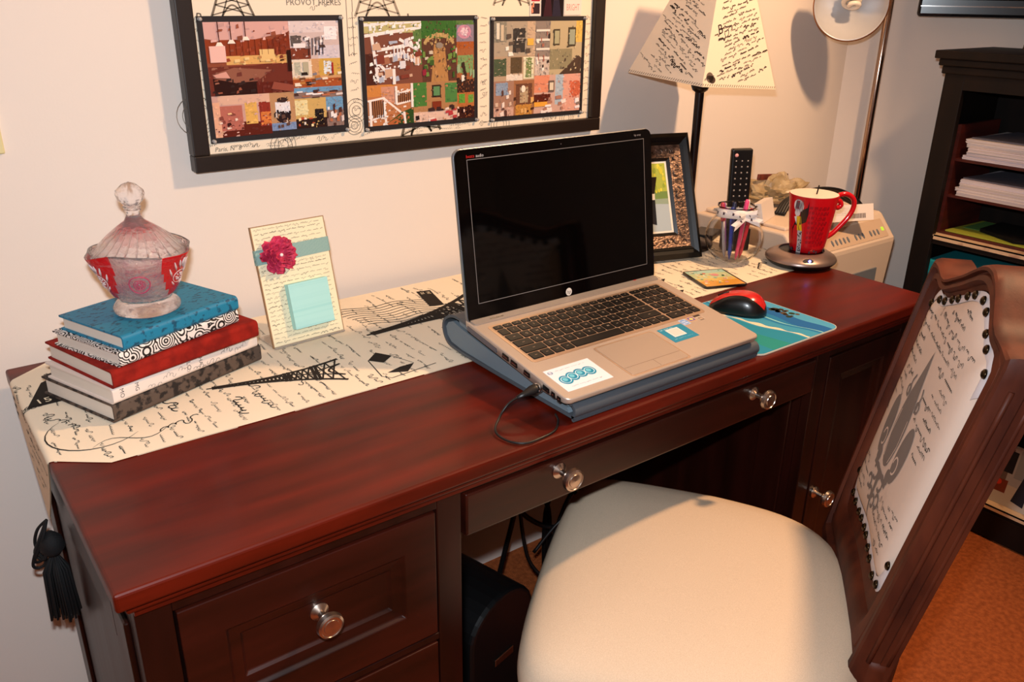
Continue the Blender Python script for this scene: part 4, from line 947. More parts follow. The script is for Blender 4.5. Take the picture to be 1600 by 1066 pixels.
# ================================================================== picture frame
def pframe():
    yaw, pt, W, H = -.3033, 1.17, .215, .265
    o = Vector((1.2788, -.2195, ZT)); a = Vector((math.cos(yaw), math.sin(yaw), 0)); org = o-a*W
    root = empty('picture_frame', org, yaw, 'black picture frame with ornate bronze inner border, behind the laptop screen', 'picture frame')
    m = board_map((0, 0, .0075), 0, pt)
    def ringp(mb, x0, y0, x1, y1, w_, h0, h1, h2, mi=0):
        q = [(x0, y0), (x1, y0), (x1, y1), (x0, y1)]; i = [(x0+w_, y0+w_), (x1-w_, y0+w_), (x1-w_, y1-w_), (x0+w_, y1-w_)]
        mb.add([m(*p, h0) for p in q]+[m(*p, h1) for p in q]+[m(*p, h2) for p in i]+[m(*p, h0) for p in i], [(k, (k+1) % 4, 4+(k+1) % 4, 4+k) for k in range(4)]+[(4+k, 4+(k+1) % 4, 8+(k+1) % 4, 8+k) for k in range(4)]+[(8+k, 8+(k+1) % 4, 12+(k+1) % 4, 12+k) for k in range(4)], mi)
    mb = MB(); ringp(mb, 0, 0, W, H, .010, -.018, -.004, .004); ringp(mb, .010, .010, W-.010, H-.010, .009, -.018, .004, -.001); ringp(mb, .019, .019, W-.019, H-.019, .006, -.018, .0015, -.003)
    mb.prism([(.004, .004), (W-.004, .004), (W-.004, H-.004), (.004, H-.004)], -.018, -.012, m)
    mb.build('outer_frame', mat('black_lacquer', '#0b0807', .4, spec=.35), root)
    b = .025; w2 = .026; bb = MB(); ringp(bb, b, b, W-b, H-b, w2, -.012, -.002, -.0055)
    r = random.Random(3)
    def leaf(cx, cy, ang):
        P = []
        for k in range(9): t = k/8; rr = .009*(1-t*.75); aa = ang+t*4.2; P.append(m(cx+rr*math.cos(aa), cy+rr*math.sin(aa), -.002))
        bb.tube(P, [.0008+.0009*math.sin(PI*k/8) for k in range(9)], 5)
    for k in range(9):
        t = b+w2*.5+(W-2*b-w2)*k/8; leaf(t, b+w2/2, k*2.1); leaf(t, H-b-w2/2, k*1.7)
    for k in range(1, 12):
        t = b+w2*.5+(H-2*b-w2)*k/12; leaf(b+w2/2, t, k*1.9); leaf(W-b-w2/2, t, k*2.3)
    bb.build('bronze_border', mat('bronze', '#8d7464', .32, .75, color2='#54433a', scale=120, bump=.8, bscale=220, bdist=.002), root)
    ib = MB(); q = b+w2; ringp(ib, q, q, W-q, H-q, .006, -.012, -.004, -.008); ib.build('inner_lip', mat('black_lip', '#15100c', .3), root)
    q += .0055; pw, ph = W-2*q, H-2*q; A = Art(auto=True)
    A.rect(0, 0, 1, 1, '#e6dfd2'); A.up(); A.rect(.05, .03, .95, .97, '#a9b6bd'); A.up(); A.rect(.05, .55, .95, .97, '#a5b04a'); A.rect(.05, .48, .95, .58, '#6f8a4c'); A.poly([(.05, .48), (.95, .48), (.95, .40), (.05, .44)], '#8fa08c'); A.up()
    for k in range(60): A.disc(r.uniform(.09, .91), r.uniform(.57, .93), r.uniform(.02, .05), r.choice(('#c9c23e', '#d8cf4a', '#8fa03c', '#b5b84a')), 6)
    A.up(); A.poly([(.36, .46), (.64, .46), (.66, .70), (.56, .76), (.42, .76), (.34, .70)], '#dcd9d2'); A.poly([(.38, .14), (.47, .14), (.5, .4), (.53, .14), (.62, .12), (.64, .47), (.36, .47)], '#23262e'); A.disc(.5, .82, .05, '#8a5c48', 12, .045); A.up(); A.disc(.5, .845, .052, '#2c1f1a', 10, .03)
    pb = MB(); A.put(pb, m, 0, -.0095, .00001, xf=lambda u, v: (q+u*pw, q+v*ph)); pb.add([m(q, q, -.0098), m(W-q, q, -.0098), m(W-q, H-q, -.0098), m(q, H-q, -.0098)], [(0, 1, 2, 3)], 0, rgb('#d8d2c4')); pb.build('photo', M_GLOSSPRINT, root)
    leg = MB().prism([(.085, .0), (.13, .0), (.12, .17), (.095, .17)], 0, .003, lambda u, v, h: (u, .085+.002-v*.18-h*0+h, v*1.0)); leg.build('easel_leg', M_BLACKF, root)
pframe()

# ================================================================== table lamp
def tlamp():
    cx, cy = 1.3258, -.1269
    root = empty('table_lamp', (cx, cy, ZT), 0, 'table lamp with dark pole and square script-print shade, behind the picture frame', 'table lamp')
    Mb = mat('dark_bronze', '#1c0c08', .3, .4, coat=.3)
    prof = [(0, 0), (.055, 0), (.057, .008), (.050, .014), (.030, .020), (.014, .030), (.010, .045), (.0125, .060), (.0085, .072), (.0085, .20), (.0095, .325), (.0095, .332), (.016, .337), (.019, .345), (.016, .353), (.0105, .357), (.0085, .362), (.0085, .41), (0, .41)]
    pb = MB().lathe(prof, 32).build('pole', Mb, root, autosmooth=.9)
    MB().lathe([(.013, .40), (.016, .402), (.016, .43), (.012, .436), (0, .436)], 20).build('bulb_socket', Mb, root)
    MB().lathe([(0, .43), (.011, .432), (.014, .45), (.026, .475), (.030, .495), (.024, .515), (0, .525)], 24).build('bulb', mat('bulb_glass', '#f4eee4', .3, trans=.3), root)
    # shade: a square pyramid, sitting askew
    z0, r0, r1, Hs, th = 1.1178-ZT, .1517, .052, .235, 2.31
    ax = Vector((math.sin(YAW), math.cos(YAW), 0)); piv = Vector((0, 0, z0)); RT = Matrix.Translation(piv) @ Matrix.Rotation(.085, 4, ax) @ Matrix.Translation(-piv)
    mb = MB(); t = .0012
    def fmap(k):
        A0 = Vector((r0*math.cos(th+k*PI/2), r0*math.sin(th+k*PI/2), z0)); B0 = Vector((r0*math.cos(th+(k+1)*PI/2), r0*math.sin(th+(k+1)*PI/2), z0))
        A1 = Vector((r1*math.cos(th+k*PI/2), r1*math.sin(th+k*PI/2), z0+Hs)); B1 = Vector((r1*math.cos(th+(k+1)*PI/2), r1*math.sin(th+(k+1)*PI/2), z0+Hs))
        nn = (B0-A0).cross(A1-A0).normalized()
        def f(u, v, h=0): return RT @ (A0.lerp(B0, u).lerp(A1.lerp(B1, u), v)+nn*h)
        return f
    cr = rgb('#e6d3bd'); rng = random.Random(12); Lb = r0*math.sqrt(2)
    for k in range(4):
        f = fmap(k)
        mb.add([f(0, 0), f(1, 0), f(1, 1), f(0, 1)], [(0, 1, 2, 3)], 0, cr); mb.add([f(0, 0, -t), f(1, 0, -t), f(1, 1, -t), f(0, 1, -t)], [(3, 2, 1, 0)], 0, rgb('#e8d9c4'))
        mb.add([f(0, 0), f(1, 0), f(1, 0, -t), f(0, 0, -t)], [(3, 2, 1, 0)], 0, cr)
        A = Art('#3a2c26'); X = lambda u, v: u
        # u,v plane in metres then rescaled to the slanting face
        Hf = math.hypot(Hs, (r0-r1)*.7071)
        rot = -.42 if k % 2 == 0 else .30
        v = -.10
        while v < Hf+.10:
            u = .006+rng.uniform(0, .01)
            while u < Lb-.02:
                ln = rng.uniform(.022, .06); h = rng.choice((.0048, .0055, .0065, .009 if rng.random() < .3 else .006)); bold = h*.19*(1.7 if rng.random() < .25 else 1)
                x0, y0 = u, v+u*math.tan(rot)*.8
                ok = True
                for q in (0, 1):
                    xx, yy = x0+q*ln*math.cos(rot), y0+q*ln*math.sin(rot); vv = yy/Hf
                    if not (.035 < vv < .98): ok = False
                    lim = (1-r1/r0)*vv*Lb/2
                    if not (lim+.002 < xx < Lb-lim-.002): ok = False
                if ok: A.script(x0, y0, ln, h, rot+rng.uniform(-.05, .05), bold, rng=rng)
                u += ln+rng.uniform(.004, .012)
            v += rng.choice((.0075, .008, .009, .011))
        def xf(u, v):
            vv = v/Hf; wd = 1-(1-r1/r0)*vv; return ((u-Lb/2)/(Lb*wd)+.5, vv)
        if k == 1:
            A.text('B', .050, .098, .026, rot=.35, shear=.2); A.script(.068, .104, .035, .022, .35, .0013, rng=rng); A.disc(.022, .018, .010, '#6a5a50', 14); A.disc(.022, .018, .0105, None, 10, .004)
            A.disc(.028, .014, .009, '#4a3a32', 14, .007)
        # seams and hem braid
        for i in range(34): uu = (i+.5)/34*Lb; A.stroke([(uu-.002, .0015), (uu+.0015, .006)], .0013, '#5a4a40')
        A.put(mb, lambda u, v, h: f(u, v, h), 0, .0005, .00005, xf=xf)
    mb.build('lamp_shade', M_CLOTH, root)
tlamp()

# ================================================================== glass bowl of pens with a ribbon, remote control
M_CLEAR = mat('clear_glass', '#ffffff', .02, trans=1, ior=1.25)
BX, BY = 1.318, -.262
def fishbowl():
    root = empty('glass_bowl', (BX, BY, ZT), 0, 'round clear glass bowl holding pens, with a white ribbon round its neck', 'glass bowl')
    prof = []
    for i in range(15):
        a = -1.25+i*(2.38/14); prof.append((.0585*math.cos(a), .0555+.0585*math.sin(a)))
    prof = [(0, .0005), (.018, 0)]+prof[0:]+[(.036, .113), (.0365, .117), (.040, .121)]
    inner = [(r-.0016 if r > .004 else 0, z_+(.0016 if z_ < .02 else 0)) for r, z_ in prof][::-1]
    ww = lambda a, j, r, z_: (1+(.035*math.cos(7*a) if z_ > .1185 else 0), 0)
    MB().lathe(prof+inner, 48, close=False, rf=ww).build('bowl', M_CLEAR, root)
    rb = MB(); cr = rgb('#e9e0dc')
    N = 40; V = []; F = []
    zr = lambda a: .104+.006*math.cos(a+2.5)
    for i in range(N):
        a = 2*PI*i/N; V += [(.0400*math.cos(a), .0400*math.sin(a), zr(a)-.009), (.0385*math.cos(a), .0385*math.sin(a), zr(a)+.009)]
    for i in range(N): j = (i+1) % N; F += [(2*i, 2*j, 2*j+1, 2*i+1)]
    rb.add(V, F, 0, cr, True)
    a0 = -2.02; e = Vector((math.cos(a0), math.sin(a0), 0)); s_ = Vector((-math.sin(a0), math.cos(a0), 0)); c0 = e*.0425+Vector((0, 0, zr(a0)-.004))
    def tail(d, ln, dz):
        u = (s_*d+Vector((0, 0, dz))).normalized(); n = u.cross(e).normalized(); P = [c0-n*.006, c0+n*.006, c0+u*ln+n*.008+e*.010, c0+u*(ln-.006)+e*.011, c0+u*ln-n*.008+e*.010]
        rb.add([tuple(p) for p in P], [(0, 4, 3), (0, 3, 1), (1, 3, 2)], 0, cr)
        return lambda a, b, h: tuple(c0+u*a+n*b+e*(.001+h+a/ln*.010))
    for d, ln, dz in ((1, .034, -.35), (-1, .036, -.62), (1, .026, .45), (-1, .022, .25)):
        f = tail(d, ln, dz); A = Art('#4a3640')
        for t in (.35, .75): A.disc(ln*t, 0, .0016, None, 6, .003); A.stroke([(ln*t-.002, -.0025), (ln*t+.003, .002)], .0012)
        A.put(rb, f, 0, .0005)
    A = Art('#4a3640')
    for i in range(12):
        a = i*PI/6; A.disc(a, 0, .05, None, 6, .0032); A.stroke([(a-.06, -.003), (a+.08, .002)], .0014); A.stroke([(a+.06, -.003), (a-.06, .003)], .0010)
    A.put(rb, lambda u, v, h: ((.0392+h)*math.cos(u), (.0392+h)*math.sin(u), zr(u)+v), 0, .0006)
    o = rb.build('ribbon', M_CLOTH, root); md = o.modifiers.new('s', 'SOLIDIFY'); md.thickness = .0004
fishbowl()
def pen(label, a, tilt, base, ln, col, capcol, r=.0038):
    root = empty('pen', (BX+.0155*math.cos(a), BY+.0155*math.sin(a), ZT+.006), 0, label, 'pen', 'pens standing in the glass bowl')
    tilt = .135
    root.rotation_euler = (Vector((math.cos(a)*math.sin(tilt), math.sin(a)*math.sin(tilt), math.cos(tilt)))).to_track_quat('Z', 'Y').to_euler()
    MB().lathe([(0, 0), (.0012, .001), (r*.8, .012), (r, .016), (r, ln*.68), (0, ln*.68)], 12).build('barrel', mat('pen_'+col, col, .3), root)
    MB().lathe([(r*1.1, ln*.68), (r*1.2, ln*.70), (r*1.15, ln*.97), (r*.7, ln), (0, ln)], 12).build('cap', mat('pen_'+capcol, capcol, .3), root)
for i, (lb, a, t, b_, ln, c_, cc) in enumerate((('pink capped pen standing in the glass bowl', 4.4, .12, .004, .135, '#d23c66', '#ee4f86'), ('blue pen in the glass bowl', 3.55, .30, .016, .118, '#2b3f9a', '#26357c'), ('red pen in the glass bowl', 5.3, .26, .012, .112, '#c02838', '#b0303c'),
        ('white pen leaning right in the glass bowl', 6.2, .38, .02, .124, '#dcd6d2', '#d8ccc8'), ('silver pen leaning left in the glass bowl', 2.65, .40, .02, .122, '#9c9498', '#b03848'), ('navy pen at the back right of the glass bowl', .85, .12, .010, .116, '#242a4c', '#1e2440'), ('purple pen at the back of the glass bowl', 1.75, .28, .014, .116, '#6a3c88', '#8a4ca0'))):
    pen(lb, a, t, b_, ln, c_, cc)
def remote():
    px, py = 1.394, -.206
    hold = empty('remote_holder', (px, py, ZT), -.62, 'small black holder behind the glass bowl with the remote standing in it', 'holder')
    hb = MB()
    hb.box(-.030, -.014, 0, .030, .014, .016, bev=.0015); 
    for (a, b, c_, d_) in ((-.030, -.014, -.026, .014), (.026, -.014, .030, .014), (-.026, -.014, .026, -.011), (-.026, .011, .026, .014)): hb.box(a, b, .004, c_, d_, .050, bev=.001)
    hb.build('case', mat('black_plastic', '#0d0c0d', .4), hold)
    root = empty('remote_control', (px, py, ZT+.0165), -.62, 'long black remote control standing upright behind the glass bowl', 'remote control')
    mb = MB(); mb.box(-.0225, -.0085, 0, .0225, .0085, .205, bev=.004, seg=3, T=Matrix.Rotation(-.03, 4, 'Y')); body = mb.build('body', mat('remote_black', '#0a090a', .35), root)
    T = Matrix.Rotation(-.03, 4, 'Y'); Mbt = mat('remote_button', '#a09690', .5)
    b2 = MB().lathe([(0, 0), (.0040, 0), (.0036, .0012), (0, .0014)], 14, T=T @ Matrix.Translation((-.0125, -.0085, .192)) @ Matrix.Rotation(PI/2, 4, 'X')); o = b2.build('power_button', mat('pink_button', '#e8a0a0', .4), root)
    for r_ in range(9):
        for c_ in range(3):
            rr = .0019 if r_ else .0017
            q = MB().lathe([(0, 0), (rr, 0), (rr*.8, .001), (0, .0012)], 10, T=T @ Matrix.Translation((-.0125+.0125*c_, -.0085, .180-.0125*r_)) @ Matrix.Rotation(PI/2, 4, 'X'))
            q.build('button', Mbt, root)
remote()

# ================================================================== mug warmer and mug
MX, MY = 1.432, -.3515
def warmer():
    root = empty('mug_warmer', (MX, MY, ZT), 0, 'round silver mug warmer with a blue light, at the right end of the desk', 'mug warmer')
    Ms = mat('warm_silver', '#a08c84', .35, .8)
    MB().lathe([(0, 0), (.060, 0), (.066, .004), (.0715, .010), (.0715, .012)], 64).build('foot', mat('black_plastic', '#0d0c0d', .4), root, autosmooth=.6)
    MB().lathe([(.0725, .012), (.0725, .0145), (.069, .0195), (.058, .0260), (.048, .0300), (.0455, .0305), (.0455, .0285)], 64, close=False).build('dome', Ms, root)
    MB().lathe([(.0460, .0285), (.044, .0280), (0, .0280)], 48, close=False).build('hot_plate', mat('hot_plate_black', '#0b0a0c', .2), root)
    a = math.atan2(CP.y-MY, CP.x-MX)+.25; Mx = Matrix.Rotation(a, 4, 'Z') @ Matrix.Translation((.0650, 0, .0222)) @ Matrix.Rotation(PI/2-.62+PI*0, 4, 'Y') @ Matrix.Rotation(PI/2, 4, 'Z')
    b = MB().prism(circ(0, 0, .0105, 24, .0052), -.001, .0012, None, T=Mx); sw = b.build('switch', mat('switch_dark', '#1a1420', .3), root)
    b = MB().prism(circ(.0028, 0, .0028, 16, .0028), .0012, .0018, None, T=Mx); b.build('indicator_light', mat('blue_led', '#5a5cff', .3, emit=9), root)
warmer()
def mug():
    z0 = ZT+.0284; cx, cy = MX+.010, MY-.004; H = .118
    root = empty('mug', (cx, cy, z0), 0, 'tall red mug with a drawn lady on its side, standing on the mug warmer', 'mug')
    rr = lambda z_: .0335+.0155*(z_/H)**.8
    prof = [(0, .002), (.030, .002), (.031, 0), (.0335, .002)]+[(rr(H*t/10), H*t/10) for t in range(1, 11)]
    inn = [(rr(H)-.001, H+.0012)]+[(rr(H*t/10)-.0035, H*t/10) for t in range(10, 0, -1)]+[(.026, .006), (0, .005)]
    mb = MB(); red = rgb('#c4101a'); seg = 64
    mb.lathe(prof, seg, 0, red); mb.lathe(inn, seg, 0, rgb('#efe2cf'))
    a0 = math.atan2(CP.y-cy, CP.x-cx)
    # picture wraps round the wall of the cup: u = angle, v = height
    A = Art(auto=True); ctr = -.62
    A.poly([(ctr-.22, 0.004), (ctr-.20, .05), (ctr-.06, .068), (ctr-.02, .075), (ctr+.10, .05), (ctr+.16, .004)], '#1c1214'); A.up()
    A.disc(ctr+.02, .099, .17, '#d8cfd0', 18, .0135); A.disc(ctr-.01, .085, .10, '#d8cfd0', 12, .008); A.up()
    for k in range(7): A.stroke([(ctr+.02-.12+.04*k, .089+.003*(k % 2)), (ctr+.06-.1+.035*k, .110)], .006 if False else .012, '#5a5058')
    A.up(); A.poly([(ctr-.02, .078), (ctr+.12, .078), (ctr+.20, .048), (ctr+.02, .048)], '#d8b018'); A.poly([(ctr-.12, .075), (ctr-.02, .078), (ctr-.02, .06)], '#ece4dc'); A.stroke([(ctr+.10, .075), (ctr+.30, .083), (ctr+.34, .098)], .03, '#2a1a1a')
    A.poly([(ctr+.04, .048), (ctr+.20, .048), (ctr+.22, .018), (ctr+.30, .0), (ctr+.02, .0), (ctr+.05, .02)], '#b0a8ac'); A.up(); r = random.Random(3)
    for k in range(40): A.disc(ctr+r.uniform(.06, .20), r.uniform(.003, .046), .018, '#2c2428', 6, .0012)
    for line in range(8):
        A.script(ctr+.55, .100-.0105*line, 0, .001, 0)
        u = ctr+.52
        while u < ctr+1.35: w_ = r.uniform(.05, .16); A.rect(u, .096-.0105*line, u+w_, .1015-.0105*line, '#98101a'); u += w_+.05
    for k in range(22): a = r.uniform(-PI, PI); A.disc(a, r.uniform(.0025, .008), .05, '#4a4048', 8, .003)
    def mp(u, v, h):
        r_ = rr(max(.001, v))+h; a = a0+u; return (r_*math.cos(a), r_*math.sin(a), v)
    A.put(mb, mp, 0, .0004, .00001, xf=lambda u, v: ((ctr+(u-ctr)*1.45 if abs(u-ctr) < .45 and v > .0005 else u), v))
    mb.build('cup', M_GLOSSPRINT, root, autosmooth=1.2)
    ha = a0+PI/2+.35; e = Vector((math.cos(ha), math.sin(ha), 0)); Z = Vector((0, 0, 1))
    hp = [e*.044+Z*.094, e*.052+Z*.090, e*.058+Z*.096, e*.054+Z*.104, e*.046+Z*.106, e*.052+Z*.116, e*.068+Z*.118, e*.082+Z*.108, e*.085+Z*.092, e*.078+Z*.072, e*.062+Z*.050, e*.048+Z*.034, e*.036+Z*.026]
    MB().tube(smooth_path(hp, 5), .0052, 12).build('handle', mat('red_glaze', '#c4101a', .15, coat=.5), root)
    sp = empty('spoon', (cx, cy, z0+.007), 0, 'dark thin stirrer standing in the red mug', 'spoon')
    e2 = Vector((math.cos(a0+.6), math.sin(a0+.6), 0)); MB().tube([-e2*.015, e2*.012+Z*.131], .0014, 8).build('handle', mat('dark_metal', '#2a2020', .3, .7), sp)
    bm = bmesh.new(); bmesh.ops.create_uvsphere(bm, u_segments=12, v_segments=8, radius=.008); MB().bm(bm, smooth=True, T=Matrix.Translation(-e2*.015+Z*.003) @ Matrix.Scale(.35, 4, Z)).build('spoon_bowl', mat('dark_metal', '#2a2020', .3, .7), sp)
mug()

# ================================================================== printer and what lies on it
PX0, PX1, PY0, PY1, PZ0, PZ1 = 1.50, 1.885, -.305, .005, .575, .795
def printer():
    Mp = mat('printer_ivory', '#d9c3ad', .45, bump=.05, bscale=500); Mg = mat('printer_grey', '#6c7076', .5)
    cx, cy = (PX0+PX1)/2, (PY0+PY1)/2; T = Matrix.Translation((-cx, -cy, -PZ0))
    st = empty('printer_stand', (cx, cy, 0), 0, 'low black side cabinet holding up the printer, right of the desk', 'cabinet')
    Ms = mat('black_laminate', '#17110f', .5)
    sb = MB(); sb.box(-.19, -.15, .04, .19, .15, PZ0-.012, bev=.002); sb.build('body', Ms, st)
    MB().box(-.20, -.157, PZ0-.012, .20, .155, PZ0, bev=.002).build('top', Ms, st)
    fb = MB(); fb.box(-.175, -.14, 0, -.15, .14, .04); fb.box(.15, -.14, 0, .175, .14, .04); fb.build('plinth', Ms, st)
    d_ = MB().box(-.18, -.158, .06, .18, -.15, PZ0-.03, bev=.002).build('door', Ms, st)
    root = empty('printer', (cx, cy, PZ0), 0, 'ivory all-in-one printer standing right of the desk', 'printer')
    # side profile in y,z
    prof = [(PY1, PZ0+.001), (PY1, PZ1-.012), (PY1-.008, PZ1-.004), (-.255, PZ1-.002), (-.263, PZ1-.007), (-.305, PZ1-.057), (-.306, PZ1-.066), (-.298, PZ0+.03), (-.290, PZ0+.001)]
    mb = MB(); mb.prism([p for p in prof][::-1], PX0, PX1, lambda u, v, h: (h, u, v), 0, None, T); mb.build('body', Mp, root, bevel=.006, bseg=3)
    # sloping control panel
    pm = lambda u, v, h: (u, -.3035+v*.643-h*.766, PZ1-.0552+v*.766+h*.643)
    cb = MB(); cb.prism(rrect(PX0+.02, .004, PX1-.022, .052, .004), -.001, .0012, pm, 0, None, T); cp = cb.build('control_panel', mat('panel_ivory', '#c9ae94', .5), root)
    for k in range(13):
        if k in (5, 9): continue
        x = PX1-.245+k*.0155; b = MB(); b.prism([(x+.0028*math.cos(a), .020+.0075*math.sin(a)) for a in [2*PI*i/14 for i in range(14)]], .0012, .0030, pm, 0, None, T); b.build('button', Mg, cp)
    b = MB(); b.prism(rrect(PX1-.040, .020, PX1-.030, .030, .002), .0012, .0020, pm, 0, None, T); b.build('indicator_light', mat('green_led', '#a0c83c', .4, emit=.8), cp)
    lb = MB(); lb.box(PX0+.02, -.245, PZ1-.004, PX1-.015, -.01, PZ1+.006, bev=.005, seg=3, T=T); lb.build('scanner_lid', Mp, root)
    tb = MB(); tb.box(PX0+.05, -.3065, PZ0+.035, PX1-.06, -.285, PZ0+.095, T=T); tb.build('paper_slot', Mg, root)
    sd = MB(); sd.box(PX1-.006, -.27, PZ0+.02, PX1+.006, -.02, PZ1-.05, bev=.005, T=T); sd.build('side_panel', Mg, root)
printer()
ZP = PZ1+.0065
def small_stuff():
    Mw = mat('white_card', '#e6dad0', .7)
    # white carton with a barcode leaning on the printer's front
    def carton(label, x, y, z0, W, D_, H, yaw, tilt, bar=True):
        root = empty('carton', (x, y, z0), yaw, label, 'carton'); T = Matrix.Rotation(tilt, 4, 'X')
        mb = MB(); mb.box(0, 0, 0, W, D_, H, col=rgb('#e9ddd4'), T=T); A = Art('#7a706c')
        if bar:
            r = random.Random(2); u = W*.60
            while u < W*.86: w_ = r.choice((.0006, .0012, .0018)); A.rect(u, H*.16, u+w_, H*.45, '#6a5c58'); u += w_+.0009
            for k in range(5): A.script(W*.1, H*(.80-.1*k), W*.5, H*.04, 0, H*.008, '#b3a6a0', r)
            A.text('LP', W*.6, H*.55, H*.2, '#b3a6a0')
        A.put(mb, lambda u, v, h: (u, -h, v), 0, .0004, T=T); mb.build('box', M_PRINT, root); return root
    carton('small white carton with a barcode lying on the front of the printer', 1.602, -.262, ZP+.001, .160, .030, .038, -.36, -.30)
    carton('white envelope box with a dark window, left of the red mug on the printer', 1.512, -.19, ZP, .085, .020, .045, .35, -.25, False)
    # envelopes and papers fanned out
    for i, (lb, x, y, yaw, W, D_, c_) in enumerate((('pale envelope lying at the left end of the printer', 1.52, -.17, .25, .11, .06, '#d8c8ba'), ('grey folded leaflet on the printer behind the glass bowl', 1.515, -.09, -.1, .10, .055, '#8c949c'), ('cream note paper on top of the printer', 1.62, -.10, .3, .12, .08, '#e2cdaa'))):
        mb = MB(); mb.box(0, 0, 0, W, D_, .002, bev=.0006, col=rgb(c_)); A = Art('#4a3a30'); A.rect(W*.55, D_*.3, W*.75, D_*.7, '#5a4436') if i < 1 else A.script(W*.1, D_*.5, W*.6, .006, 0, .0006, '#8a7a6c', random.Random(i)); A.put(mb, lambda u, v, h: (u, v, h), 0, .0023)
        o = mb.build('envelope' if i == 0 else 'leaflet' if i == 1 else 'note_paper', M_MATTPRINT); o.location = (x, y, ZP+.0005); o.rotation_euler = (0, 0, yaw); tag(o, lb, 'paper')
    # crumpled clear bag
    root = empty('plastic_bag', (1.70, -.075, ZP), .15, 'crumpled clear plastic bag with a dark header card, on top of the printer', 'plastic bag')
    rng = random.Random(6); bm = bmesh.new(); bmesh.ops.create_icosphere(bm, subdivisions=4, radius=1)
    from mathutils import noise
    for v in bm.verts:
        n_ = noise.noise(v.co*2.3)*.35+noise.noise(v.co*6)*.18; k = 1+n_; v.co = Vector((v.co.x*.095*k, v.co.y*.055*k, max(0, (v.co.z*.5+.5))*.062*(1+n_)+.001))
    MB().bm(bm, smooth=False).build('bag', mat('cloudy_plastic', '#d8c39e', .25, trans=.25, color2='#a58e66', scale=25), root)
    hb = MB(); hb.box(-.075, .012, .056, .075, .018, .070, bev=.001, T=Matrix.Rotation(.12, 4, 'Y')); hb.build('header_card', mat('dark_header', '#3a2420', .5, color2='#8a3a28', scale=30), root)
    pts = [(1.60, -.135, ZP+.003), (1.64, -.13, ZP+.030), (1.70, -.145, ZP+.045), (1.76, -.165, ZP+.040), (1.81, -.18, ZP+.018), (1.835, -.19, ZP+.004)]
    mb = MB()
    for k in range(4): mb.tube(smooth_path([(p[0]+.002*k, p[1]-.006*k-.022, p[2]+(.003*k if 0 < i < 5 else .001)) for i, p in enumerate(pts)], 6), .0045, 8)
    o = mb.build('black_cord', mat('black_rubber', '#120f0f', .4)); tag(o, 'bundle of black cord arched over the top of the printer', 'cord')
    mb = MB(); mb.box(0, 0, 0, .075, .05, .012, bev=.003); o = mb.build('phone', mat('black_plastic', '#0d0c0d', .4)); o.location = (1.40, -.135, ZT+.001); o.rotation_euler = (0, 0, .4); tag(o, 'small black device lying on the desk behind the glass bowl', 'device')
small_stuff()

# ================================================================== floor lamp
def floor_lamp():
    px, py = 2.080, -.072
    root = empty('floor_lamp', (px, py, 0), 0, 'chrome floor lamp pole with a small open metal reflector and spiral bulb', 'floor lamp')
    Mch = mat('warm_chrome', '#b8a090', .18, 1)
    MB().lathe([(0, 0), (.052, 0), (.052, .012), (.045, .018), (.012, .022), (0, .022)], 32).build('base', Mch, root)
    MB().lathe([(.0095, .02), (.0095, 1.75), (0, 1.755)], 20).build('pole', Mch, root)
    # reflector: axis points towards the viewer and down
    c0 = Vector((1.842, -.115, 1.266))-Vector((px, py, 0))
    ax = (Vector((CP.x-.05, CP.y, CP.z-.35))-Vector((1.842, -.115, 1.266))).normalized()
    T = Matrix.Translation(c0) @ ax.to_track_quat('Z', 'Y').to_matrix().to_4x4()
    R0 = .084
    prof = [(.020, -.075), (.030, -.070), (.052, -.050), (.072, -.025), (.082, -.006), (R0, 0)]
    rf = MB().lathe(prof+[(R0-.0015, .0003)]+[(r-.0015, z_+.0005) for r, z_ in prof[::-1]], 64, close=False, T=T); rf.build('reflector', mat('reflector_enamel', '#c9c9cb', .28, .25), root)
    MB().lathe([(R0-.0008, -.001), (R0+.0012, -.0005), (R0+.0012, .0015), (R0-.0014, .0015)], 64, close=False, T=T).build('rim', mat('brass_rim', '#a06a3a', .3, .8), root)
    bd = (ax*.55+Vector((0, 0, -.83))).normalized(); bo = c0-ax*.062+Vector((0, 0, .058)); TB = Matrix.Translation(bo) @ bd.to_track_quat('Z', 'Y').to_matrix().to_4x4()
    MB().lathe([(0, -.045), (.018, -.045), (.022, -.040), (.022, .012), (.0, .014)], 24, T=TB).build('bulb_socket', mat('black_plastic', '#0d0c0d', .4), root)
    bt = MB(); bt.lathe([(0, .014), (.014, .014), (.018, .022), (.018, .040), (0, .042)], 24, T=TB); pts = []
    for i in range(90):
        t = i/89; a = t*2*PI*3.4; r = .0175 if t < .90 else .0175*(1-(t-.90)/.10*.8); pts.append(TB @ Vector((r*math.cos(a), r*math.sin(a), .044+.040*t)))
    bt.tube(pts, .0058, 8); bt.build('bulb', mat('cfl_white', '#efe2d0', .3), root)
    s0 = T @ Vector((0, 0, -.07)); ar = smooth_path([s0, s0+Vector((.03, .01, .06)), Vector((.0, .0, 1.50))+Vector((-.05, -.02, 0)), Vector((0, 0, 1.52))], 8)
    MB().tube(ar, .006, 10).build('arm', Mch, root)
floor_lamp()

